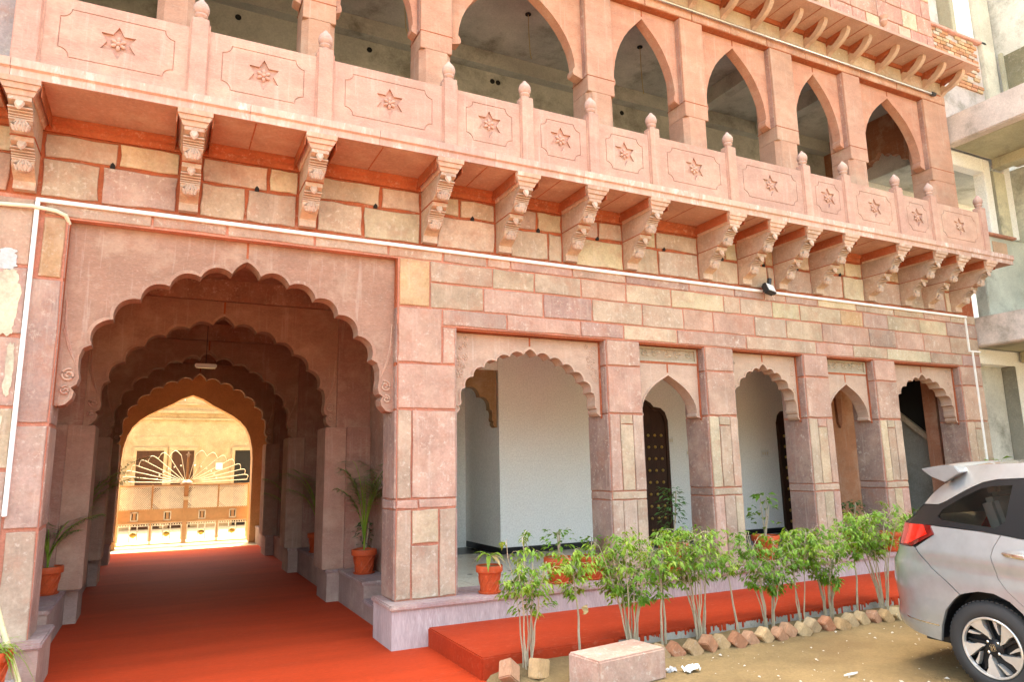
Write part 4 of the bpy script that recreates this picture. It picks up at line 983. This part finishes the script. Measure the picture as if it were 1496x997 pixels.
# ---------------------------------------------------------------- sapling row, edging bricks, block, litter
def sapling(label, x, y, H, crown, Rr, stems, nl, seed, mats=('leaf', 'leaf_light'), lean=(0, 0), z=.085):
    Rr *= .92; crown *= .76; nl = int(nl * .70); r = random.Random(seed); root = thing('sapling', label, 'sapling', (x, y, z), 'saplings planted in a row along the red walk')
    tips = []
    for k in range(stems):
        a = r.uniform(0, 6.3); sp = Rr * r.uniform(.25, .95) if stems > 2 else Rr * .25; P = []
        hh = H * r.uniform(.72, .98); ax, ay = math.cos(a) * sp, math.sin(a) * sp
        ox, oy = math.cos(a) * .045 * (stems > 1), math.sin(a) * .03 * (stems > 1)
        for i in range(8):
            t = i / 7; P.append(Vector((ox + lean[0] * t + ax * t ** 1.6 + r.uniform(-.012, .012), oy + lean[1] * t + ay * t ** 1.6 + r.uniform(-.012, .012), -.05 + hh * t)))
        MB().tube(P, [(.009 if stems > 2 else .014) * (1 - .7 * i / 7) for i in range(8)], 5).build('stem', 'bark', root, smooth=True)
        tips.append(P)
    tw = MB(); lf = [MB(), MB()]
    zc0 = H * (1 - crown)
    for k in range(nl // 8):
        P = r.choice(tips); t = r.uniform(max(.3, 1 - crown), 1.0); q = min(6, int(t * 7)); p = P[q].lerp(P[q + 1], t * 7 - q)
        a = r.uniform(0, 6.3); L = Rr * r.uniform(.35, 1.0) * (.55 + .6 * math.sin(math.pi * min(1, max(.1, (t - (1 - crown)) / crown))))
        e = p + Vector((math.cos(a) * L, math.sin(a) * L, L * r.uniform(.1, .8)))
        m_ = p.lerp(e, .5) + Vector((0, 0, .03)); tw.tube([p, m_, e], [.003, .002, .001], 3)
        which = 1 if (r.random() < .42 + .4 * (t - .5)) else 0
        for j in range(14):
            f = r.uniform(.2, 1.1); b_ = p.lerp(e, f) + rv(r, .02); an = a + r.uniform(-1.5, 1.5)
            add_leaf(lf[which], b_, Vector((math.cos(an), math.sin(an), r.uniform(-.75, .25))), (Vector((0, 0, 1)) + rv(r, .45)).normalized(), r.uniform(.042, .072), r.uniform(.010, .015), .45, 2)
    tw.build('twigs', 'bark', root)['kind'] = 'stuff'; lf[0].build('foliage', mats[0], root, recalc=False); lf[1].build('young_foliage', mats[1], root, recalc=False)
    return root
SAP = [('pale thin crowned sapling with many bare stems at the end of the red walk', .70, -1.72, 1.20, .62, .24, 9, 620, 11, ('leaf_light', 'leaf')),
       ('single stemmed yellowish sapling with a paper scrap caught in its fork', 1.26, -1.70, 1.08, .5, .24, 1, 420, 12, ('leaf_light', 'leaf_light')),
       ('wide bushy sapling with a thick bundle of stems behind the stone block', 1.85, -1.68, 1.22, .68, .34, 14, 1250, 13, ('leaf', 'leaf_light')),
       ('slim forked sapling with a narrow crown between two wide bushy ones', 2.20, -1.72, 1.18, .6, .22, 2, 480, 14, ('leaf', 'leaf_light')),
       ('wide bushy green sapling before the third pillar with bare straight stems', 2.68, -1.70, 1.22, .60, .36, 11, 1250, 15, ('leaf', 'leaf_light')),
       ('thin leaning sapling with bare stem and few low leaves', 3.18, -1.72, 1.02, .40, .2, 1, 170, 16, ('leaf', 'leaf_light')),
       ('dense dark leaved sapling with fanned stems before the white wall', 3.62, -1.70, 1.10, .72, .33, 10, 1100, 17, ('leaf', 'leaf')),
       ('light green sapling on three pale straight stems', 4.10, -1.70, 1.12, .52, .27, 3, 620, 18, ('leaf_light', 'leaf')),
       ('full green sapling with a brown twiggy base before the fourth pillar', 4.56, -1.68, 1.16, .74, .34, 12, 1150, 19, ('leaf', 'leaf_light')),
       ('slender single sapling with a small crown next to the tallest bush', 5.02, -1.70, 1.16, .5, .22, 1, 380, 20, ('leaf', 'leaf_light')),
       ('tallest bushy sapling with a bright green head nearest the silver car', 5.46, -1.72, 1.34, .56, .36, 12, 1250, 21, ('leaf', 'leaf_light'))]
for a in SAP: sapling(*a, lean=(.0, 0) if a[7] != 170 else (-.10, 0))
bt = MB().box(-.075, .075, -.06, .06, -.062, .062)
bme = None; x = .45; k = 0
while x < 6.3:
    if not (.95 < x < 1.55):
        if bme is None: o = bt.build('edging_brick', 'brick', None, (.5, .3, .2), bevel=.008); bme = o.data
        else: o = link('edging_brick', bme, None)
        o.color = jit(rnd.choice(((.46, .22, .12), (.48, .31, .17), (.42, .19, .11), (.48, .36, .21), (.46, .25, .15))), .12) + (1,)
        o.location = (x, -1.92 + rnd.uniform(-.03, .03) + (.06 if x < 1 else 0), .078 + rnd.uniform(-.012, .02)); o.rotation_euler = (R(rnd.uniform(-8, 8)), R(45 + rnd.uniform(-12, 12)), R(rnd.uniform(-10, 10)))
        if x < 1: o.scale = (1.1, 1.0, 1.3); o.rotation_euler = (R(rnd.uniform(-25, 25)), R(rnd.uniform(10, 50)), R(rnd.uniform(-30, 30))); o.location.z = .11
        tag(o, 'tilted half buried brick edging the sapling bed', 'brick', 'bricks edging the sapling bed')
    x += .165 + rnd.uniform(0, .035) + (.08 if x < 1 else 0)
blk = MB().box(-.38, .38, -.20, .20, 0, .255)
o = blk.build('stone_block', 'stone', None, (.56, .37, .30), bevel=.014); o.location = (1.28, -2.26, .02); o.rotation_euler = (0, 0, R(8))
tag(o, 'rectangular pink sandstone block lying in front of the saplings', 'stone block')
def scrap(label, loc, s, mat='paper', name='paper_scrap', seed=0):
    r = random.Random(seed); mb = MB(); vs = []
    n = 7
    for j in range(n):
        for i in range(n): vs.append(((i / (n - 1) - .5) * s + r.uniform(-.1, .1) * s, (j / (n - 1) - .5) * s * .8 + r.uniform(-.1, .1) * s, r.uniform(0, .34) * s))
    mb.add(vs, [(j * n + i, j * n + i + 1, (j + 1) * n + i + 1, (j + 1) * n + i) for j in range(n - 1) for i in range(n - 1)])
    o = mb.build(name, mat, None, recalc=False); o.location = loc; return tag(o, label, 'litter')
scrap('large crumpled white paper on the sand beyond the stone block', (1.98, -2.36, .03), .15, seed=3)
scrap('small crumpled grey wrapper next to the large white paper', (1.82, -2.28, .03), .10, 'concrete', 'wrapper_scrap', 5).color = (.6, .6, .62, 1)
scrap('yellowish paper scrap caught in the fork of a single stemmed sapling', (1.27, -1.76, .52), .08, 'leaf_dry', 'paper_scrap', 9).rotation_euler = (R(75), 0, R(20))
sc = thing('wood_splinter', 'pale flat wood splinter lying on the sand near the car', 'litter', (3.05, -3.15, .04))
MB().prism([[(-.09, 0), (-.02, .012), (.09, .004), (.02, -.012)]], 'z', 0, .012).build('sliver', 'paper', sc)
db = MB(); r = random.Random(77)
for k in range(300):
    x, y = r.uniform(.5, 6.2), r.uniform(-4.6, -1.98); s = r.choice((.003, .004, .006, .010)) * r.uniform(.7, 1.6); a = r.uniform(0, 3.1); ca, sa = math.cos(a) * s, math.sin(a) * s
    z = .026 + (.075 * max(0, min(1, (y + 2.05) / .35)))
    db.add([(x - ca * 1.5, y - sa * 1.5, z), (x + sa, y - ca, z + s * .4), (x + ca * 1.5, y + sa * 1.5, z + .002), (x - sa, y + ca, z + s * .3), (x, y, z + s * 1.0)], [(0, 1, 4), (1, 2, 4), (2, 3, 4), (3, 0, 4)])
o = db.build('stone_chips', 'chip', None, recalc=False); o['kind'] = 'stuff'; o['label'] = 'white chips and grit scattered over the sand'; o['category'] = 'gravel'
# ---------------------------------------------------------------- the parked car (rear towards the building)
CW = 1.86; CR = thing('parked_car', 'silver people carrier with red tail lamp parked nose out on the sand', 'car', (3.62 + CW / 2, -4.0, .02))
def lerpt(tab, z):
    if z <= tab[0][0]: return tab[0][1]
    for (a, b), (c_, d) in zip(tab, tab[1:]):
        if z <= c_: return b + (d - b) * (z - a) / (c_ - a)
    return tab[-1][1]
SR = [(.30, -.98), (.42, -1.02), (.55, -.985), (.75, -1.01), (.92, -.99), (1.0, -.95), (1.10, -.90), (1.27, -.80), (1.32, -.72), (1.45, -.58), (1.60, -.43), (1.66, -.34), (1.80, -.28)]
def tumble(z): return .26 * ((z - 1.0) / .78) ** 1.6 if z > 1.0 else (.05 * ((.6 - z) / .35) ** 1.5 if z < .6 else 0)
def Dd(s, z):
    A = .34 if z < 1.05 else max(.14, .34 - (z - 1.05) * .42); L = .50
    t = max(0, (lerpt(SR, z) + L - s) / L); d = tumble(z) + A * min(1.2, t) ** 2
    if s > 3.15: d += .45 * ((s - 3.15) / .57) ** 2
    d += .010 * math.exp(-((z - (.93 - .06 * s)) / .05) ** 2) - .008 * math.exp(-((z - (1.03 - .06 * s)) / .05) ** 2)   # shoulder line
    return d
def push(s0, z0):                                        # outline measured on the flat flank plane, moved onto the curved flank
    d = 0.; s, z = s0, z0
    for _ in range(12):
        k = 1 + d / 5.964; s = 3.616 + (s0 - 3.616) * k; z = 1.825 + (z0 - 1.825) * k; d = d * .4 + .6 * Dd(s, z)
    return (max(s, lerpt(SR, z) + .004), z)
def T(l): return [push(*p) for p in l]
def loc_(s, z, d): return (d - CW / 2, -s, z - .02)
def dens(poly, st_=.035):
    out = []
    for a, b in zip(poly, poly[1:] + poly[:1]):
        n = max(1, int(math.hypot(b[0] - a[0], b[1] - a[1]) / st_)); out += [(a[0] + (b[0] - a[0]) * i / n, a[1] + (b[1] - a[1]) * i / n) for i in range(n)]
    return out
def inside(p, poly):
    c_ = False; j = len(poly) - 1
    for i in range(len(poly)):
        a, b = poly[i], poly[j]
        if (a[1] > p[1]) != (b[1] > p[1]) and p[0] < (b[0] - a[0]) * (p[1] - a[1]) / (b[1] - a[1]) + a[0]: c_ = not c_
        j = i
    return c_
def panel(name, poly, mat, off=0., holes=(), rim=.03, grid=.045, both=True):
    loops = [dens(poly)] + [dens(h) for h in holes]; pts = []; ed = []
    for lp in loops:
        o = len(pts); pts += lp; ed += [(o + i, o + (i + 1) % len(lp)) for i in range(len(lp))]
    nb = len(pts)
    xs = [p[0] for p in loops[0]]; zs = [p[1] for p in loops[0]]
    z = min(zs) + grid / 2
    while z < max(zs):
        x = min(xs) + grid / 2
        while x < max(xs):
            if inside((x, z), loops[0]) and not any(inside((x, z), h) for h in loops[1:]) and min((x - p[0]) ** 2 + (z - p[1]) ** 2 for p in pts[:nb]) > (grid * .45) ** 2: pts.append((x, z))
            x += grid
        z += grid
    r = geometry.delaunay_2d_cdt([Vector(p) for p in pts], ed, [], 1, 1e-6)
    V = [(v[0], v[1]) for v in r[0]]
    F = []
    for f in r[2]:
        c_ = (sum(V[i][0] for i in f) / len(f), sum(V[i][1] for i in f) / len(f))
        if inside(c_, loops[0]) and not any(inside(c_, h) for h in loops[1:]): F.append(tuple(f))
    mb = MB(); mb.add([loc_(s, z, Dd(s, z) + off) for s, z in V], F)
    if rim:
        for lp in loops:
            k = len(lp); mb.add([loc_(s, z, Dd(s, z) + off) for s, z in lp] + [loc_(s, z, Dd(s, z) + off + rim) for s, z in lp], [(i, (i + 1) % k, k + (i + 1) % k, k + i) for i in range(k)])
    o = mb.build(name, mat, CR, smooth=True)
    if both:
        m = link(name, o.data, None, CR); m.scale.x = -1
    return o
g = .005
ARCH = [(-.394, .338), (-.373, .463), (-.326, .591), (-.245, .687), (-.141, .752), (-.036, .779), (.081, .779), (.195, .735), (.276, .663), (.34, .565), (.385, .45), (.40, .30)]
DOOR = [(.198, 1.232), (.128, 1.13), (.101, 1.065), (.116, .978), (.132, .9), (.196, .804), (.284, .723), (.37, .62), (.425, .49), (.44, .30)]
quarter = [(-.525, 1.082), (-.404, .926), (-.285, .828), (-.185, .736)] + ARCH[4:] + [(x - g, z) for x, z in reversed(DOOR)] + [(.036, 1.249), (-.366, 1.275), (-.343, 1.203)]
panel('quarter_panel', T(quarter), 'car_paint')
zr = [.40, .46, .55, .65, .75, .85, .92, 1.0, 1.06]
bump_ = T([(-.545, 1.085), (-.535, 1.076), (-.409, .92), (-.29, .822), (-.193, .733)] + list(reversed(ARCH[:4])) + [(-.61, .372)]) + [(lerpt(SR, z) + .003, z) for z in zr]
panel('rear_bumper', bump_, 'car_paint')
panel('bumper_crease', T([(-.68, .497), (-.392, .464), (-.392, .454), (-.67, .486)]), 'chrome', -.004, rim=.006)
panel('tail_lamp', T([(-.60, 1.288), (-.43, 1.281), (-.405, 1.20), (-.585, 1.108), (-.66, 1.103), (-.66, 1.2)]), 'tail_red', -.012)
panel('tail_lamp_edge', T([(-.427, 1.281), (-.369, 1.277), (-.346, 1.203), (-.55, 1.092), (-.66, 1.096), (-.585, 1.104), (-.402, 1.198)]), 'tail_dark', -.010)
top = [(-.446, 1.460), (-.275, 1.456), (-.2, 1.488), (-.023, 1.583), (.115, 1.645), (.235, 1.669), (.407, 1.677), (.9, 1.685), (1.45, 1.675), (1.95, 1.59), (2.60, 1.16)]
roofl = [(2.75, 1.16), (2.0, 1.70), (1.5, 1.775), (.9, 1.79), (.423, 1.791), (.161, 1.784), (-.027, 1.766), (-.167, 1.748), (-.23, 1.74), (-.255, 1.67), (-.306, 1.604)]
panel('roof_side', T(top + roofl), 'car_paint')
band = [(-.590, 1.290), (-.446, 1.455), (-.275, 1.451), (-.2, 1.483), (-.023, 1.578), (.115, 1.640), (.235, 1.664), (.407, 1.672), (.9, 1.68), (1.45, 1.67), (1.95, 1.585), (2.59, 1.165), (1.2, 1.20), (.344, 1.217), (.198, 1.236), (.036, 1.255), (-.369, 1.281)]
qw = [(-.297, 1.356), (-.25, 1.411), (-.059, 1.522), (.09, 1.591), (.174, 1.611), (.335, 1.622), (.243, 1.343), (.157, 1.284), (-.144, 1.311), (-.281, 1.328)]
rw = [(.40, 1.26), (.46, 1.62), (1.02, 1.63), (1.02, 1.24)]; fw = [(1.14, 1.235), (1.14, 1.63), (1.5, 1.61), (1.9, 1.52), (2.32, 1.22)]
panel('window_frame', T(band), 'gloss_black', .004, [T(qw), T(rw), T(fw)])
for h in (qw, rw, fw): panel('side_window', T(h), 'car_glass', .008, rim=0)
panel('rear_door', T(DOOR + [(1.08, .30), (1.08, 1.20), (.344, 1.212)]), 'car_paint')
panel('front_door', T([(1.088, .30), (2.28, .30), (2.34, .7), (2.36, 1.16), (1.088, 1.198)]), 'car_paint')
fa = [(2.94 + .42 * math.cos(R(a)), .355 + .42 * math.sin(R(a))) for a in range(0, 181, 15)]
panel('front_wing', [(2.29, .30), (2.52, .30)] + list(reversed(fa)) + [(3.36, .30), (3.70, .34), (3.72, .65), (3.6, .86), (3.3, 1.0), (2.75, 1.13), (2.37, 1.16), (2.35, .7)], 'car_paint')
# surfaces that span the width
def span(name, pts, mat, zb=.0, sb=.0, n=13, thick=0):
    vs = []; fs = []
    for s, z in pts:
        d0 = Dd(s, z)
        for i in range(n):
            u = -1 + 2 * i / (n - 1); b = 1 - u * u
            vs.append(loc_(s + sb * b, z + zb * b, CW / 2 + u * (CW / 2 - d0)))
    for j in range(len(pts) - 1):
        for i in range(n - 1): a = j * n + i; fs.append((a, a + 1, a + n + 1, a + n))
    return MB().add(vs, fs).build(name, mat, CR, smooth=True, recalc=False)
rr = T([(-.167, 1.741), (-.1, 1.756), (-.027, 1.766), (.06, 1.776), (.161, 1.784), (.28, 1.789), (.423, 1.791), (.9, 1.79), (1.3, 1.785), (1.5, 1.775), (1.75, 1.745), (2.0, 1.70)])
span('roof', rr, 'car_paint', .035)
ws = T([(2.0, 1.70), (2.25, 1.52), (2.5, 1.34), (2.75, 1.16)]); span('windscreen', ws, 'car_glass', .03, .05)
span('bonnet', [push(2.75, 1.16), (3.0, 1.09), (3.3, 1.0), (3.6, .86)], 'car_paint', .03, .02)
span('front_bumper', [(3.6, .86), (3.72, .65), (3.70, .34)], 'car_paint', 0, .10)
span('tailgate', [(lerpt(SR, z), z) for z in (.40, .46, .55, .65, .75, .85, .92, 1.0, 1.06, 1.10, 1.2, 1.27, 1.32)], 'car_paint', 0, -.05)
span('rear_window', [(lerpt(SR, z), z) for z in (1.32, 1.4, 1.45, 1.52, 1.60, 1.66, 1.70)], 'gloss_black', 0, -.05)
# roof spoiler with winglet
sp = MB(); kq = 1 + .20 / 5.964; pr = [(3.616 + (s - 3.616) * kq, 1.825 + (z - 1.825) * kq) for s, z in [(-.397, 1.752), (-.33, 1.764), (-.202, 1.779), (-.10, 1.775), (-.06, 1.72), (-.20, 1.640), (-.316, 1.687)]]; n = 11
vs = []; m_ = len(pr)
for i in range(n):
    u = -1 + 2 * i / (n - 1); d0 = .20
    for s, z in pr: vs.append(loc_(s - .05 * (1 - u * u) * (1 if s < -.2 else 0), z + .035 * (1 - u * u), CW / 2 + u * (CW / 2 - d0)))
fs = [(i * m_ + k, i * m_ + (k + 1) % m_, (i + 1) * m_ + (k + 1) % m_, (i + 1) * m_ + k) for i in range(n - 1) for k in range(m_)] + [tuple(range(m_)), tuple(range((n - 1) * m_, n * m_))]
sp.add(vs, fs).build('spoiler', 'car_paint', CR, smooth=True, bevel=.006)
MB().prism([[(0, 0), (.10, 0), (.07, .035), (.03, .055)]], 'x', -.012, .012).build('antenna_fin', 'gloss_black', CR, loc=(-.45, -.55, 1.80))
# dark underbody, wheel wells, seats
MB().box(-.64, .64, -3.45, .72, .24, .98).build('underbody', 'black_metal', CR)
for s0 in (0, 2.94):
    for sd_ in (-1, 1):
        w = MB(); k = 20; ring = [(math.cos(R(a)) * .435, math.sin(R(a)) * .435) for a in range(-8, 189, 10)]
        v = []
        for d in (.035, .30):
            v += [((d - CW / 2) * -sd_, -(s0 + a), .335 + b) for a, b in ring]
        kk = len(ring); w.add(v, [(i, i + 1, kk + i + 1, kk + i) for i in range(kk - 1)]).build('wheel_well', 'black_metal', CR, recalc=False)
for s0 in (.10, .95, 1.75):
    for xo in (-.42, .42):
        M = Matrix.Translation((xo, -s0 + .05, 1.16)) @ Matrix.Rotation(R(-14), 4, 'X')
        st_ = MB().obox(M, .25, .07, .34).build('seat_back', 'fabric_grey', CR, bevel=.04); MB().obox(M @ Matrix.Translation((0, 0, .43)), .13, .055, .08).build('headrest', 'fabric_grey', st_, bevel=.03)
# door handle
for s0 in (.19, 1.17):
    hz = 1.092 - .09 * (s0 - .19) * (1 if s0 < .5 else .3)
    hp = [push(s0 + t, hz - .10 * t) for t in (0, .04, .10, .16, .22, .25)]
    hd = MB().tube([loc_(s, z, Dd(s, z) - (.012 if 0 < i < 5 else -.006)) for i, (s, z) in enumerate(hp)], [.014, .018, .019, .019, .017, .012], 8).build('door_handle', 'chrome', CR, smooth=True)
    hc = push(s0 + .10, hz - .015)
    MB().ball(None, None, 14, 6, M=Matrix.Translation(loc_(hc[0], hc[1], Dd(*hc) + .004)) @ Matrix.Diagonal((.006, .12, .055, 1))).build('handle_cup', 'car_paint', hd, smooth=True)
# wheels
def wheel(s0, side):
    root = bpy.data.objects.new('wheel', None); COL.objects.link(root); root.parent = CR
    root.location = ((.02 - CW / 2) * -side if side > 0 else (.02 - CW / 2), -s0, .355 - .02)
    if side > 0: root.rotation_euler = (0, 0, math.pi)
    RX = Matrix.Rotation(R(-90), 4, 'Y')                 # lathe axis z -> -x (outwards on the near flank)
    ty = MB().lathe([(.232, -.20), (.27, -.205), (.325, -.19), (.345, -.165), (.352, -.13), (.352, -.07), (.345, -.03), (.325, -.006), (.28, .006), (.245, .004), (.232, -.008), (.228, -.04)], 56, M=RX).build('tyre', 'tyre', root, smooth=True)
    gr = MB()
    for k in range(60):
        a = 2 * math.pi * k / 60; M = RX @ Matrix.Rotation(a, 4, 'Z') @ Matrix.Translation((.3485, 0, -.10)) @ Matrix.Rotation(.4, 4, 'X'); gr.obox(M, .005, .010, .07)
    gr.build('tread', 'tyre', ty)
    rm = MB().lathe([(.229, -.19), (.222, -.19), (.20, -.12), (.20, -.075), (.001, -.07)], 48, M=RX).build('rim', 'gloss_black', root, smooth=True)
    MB().lathe([(.230, -.03), (.230, .0), (.225, .004), (.214, .002), (.210, -.02)], 56, M=RX).build('rim_lip', 'alloy', rm, smooth=True)
    def pol(r_, a, off): return (r_ * math.cos(R(a + off)), r_ * math.sin(R(a + off)))
    for k in range(5):
        o = k * 72 + 20
        bl = [pol(r_, a, o) for r_, a in ((.062, -14), (.11, -10), (.165, -2), (.213, -4), (.213, 10), (.213, 26), (.175, 23), (.13, 16), (.085, 2), (.066, -2))]
        b_ = MB(); zt = [(-.028 + .022 * (math.hypot(*p) / .213)) for p in bl]
        v = [RX @ Vector((p[0], p[1], zt[i])) for i, p in enumerate(bl)] + [RX @ Vector((p[0], p[1], -.07)) for p in bl]; nn = len(bl)
        b_.add(v, [tuple(range(nn))] + [(i, (i + 1) % nn, nn + (i + 1) % nn, nn + i) for i in range(nn)]).build('spoke', 'alloy', rm)
        sl_ = [pol(r_, a, o) for r_, a in ((.12, 22), (.165, 34), (.20, 38), (.205, 46), (.17, 42), (.125, 28))]
        MB().add([RX @ Vector((p[0], p[1], -.02)) for p in sl_] + [RX @ Vector((p[0], p[1], -.07)) for p in sl_], [tuple(range(6))] + [(i, (i + 1) % 6, 6 + (i + 1) % 6, 6 + i) for i in range(6)]).build('spoke_blade', 'alloy', rm)
        db_ = [pol(r_, a, o) for r_, a in ((.05, -25), (.09, -14), (.14, -8), (.20, -10), (.20, -14), (.12, -20), (.06, -40))]
        MB().add([RX @ Vector((p[0], p[1], -.035)) for p in db_] + [RX @ Vector((p[0], p[1], -.07)) for p in db_], [tuple(range(7))] + [(i, (i + 1) % 7, 7 + (i + 1) % 7, 7 + i) for i in range(7)]).build('spoke_back', 'gloss_black', rm)
    hub = MB().lathe([(.075, -.07), (.072, -.03), (.04, -.022), (.034, -.018), (.001, -.017)], 24, M=RX).build('hub', 'gloss_black', root, smooth=True)
    for k in range(4):
        a = R(45 + 90 * k); MB().lathe([(.011, -.03), (.011, -.018), (.006, -.014), (.001, -.014)], 8, M=RX @ Matrix.Translation((.055 * math.cos(a), .055 * math.sin(a), 0))).build('lug_nut', 'chrome', hub)
    em = MB(); x = -.0 + .0175                          # the maker's letter in its frame
    def eb(y0, y1, z0, z1): em.box(.0165 * -1 * -1 - .0005 if False else .0, .0, 0, 0, 0, 0) if False else em.add([(xx, y, z) for xx in (.0155, .0195) for y in (y0, y1) for z in (z0, z1)], [(0, 1, 3, 2), (4, 6, 7, 5), (0, 4, 5, 1), (2, 3, 7, 6), (0, 2, 6, 4), (1, 5, 7, 3)])
    for q in ((-.021, -.018, -.024, .024), (.018, .021, -.024, .024), (-.021, .021, .021, .024), (-.021, .021, -.024, -.021), (-.012, -.006, -.017, .017), (.006, .012, -.017, .017), (-.008, .008, -.003, .003)): eb(*q)
    eo = em.build('emblem', 'chrome', hub); eo.data.transform(Matrix.Rotation(R(-12), 4, 'X'))
    for v_ in eo.data.vertices: v_.co.x = v_.co.x - .001
    return root
for s0 in (0, 2.94):
    for sd_ in (-1, 1): wheel(s0, sd_)
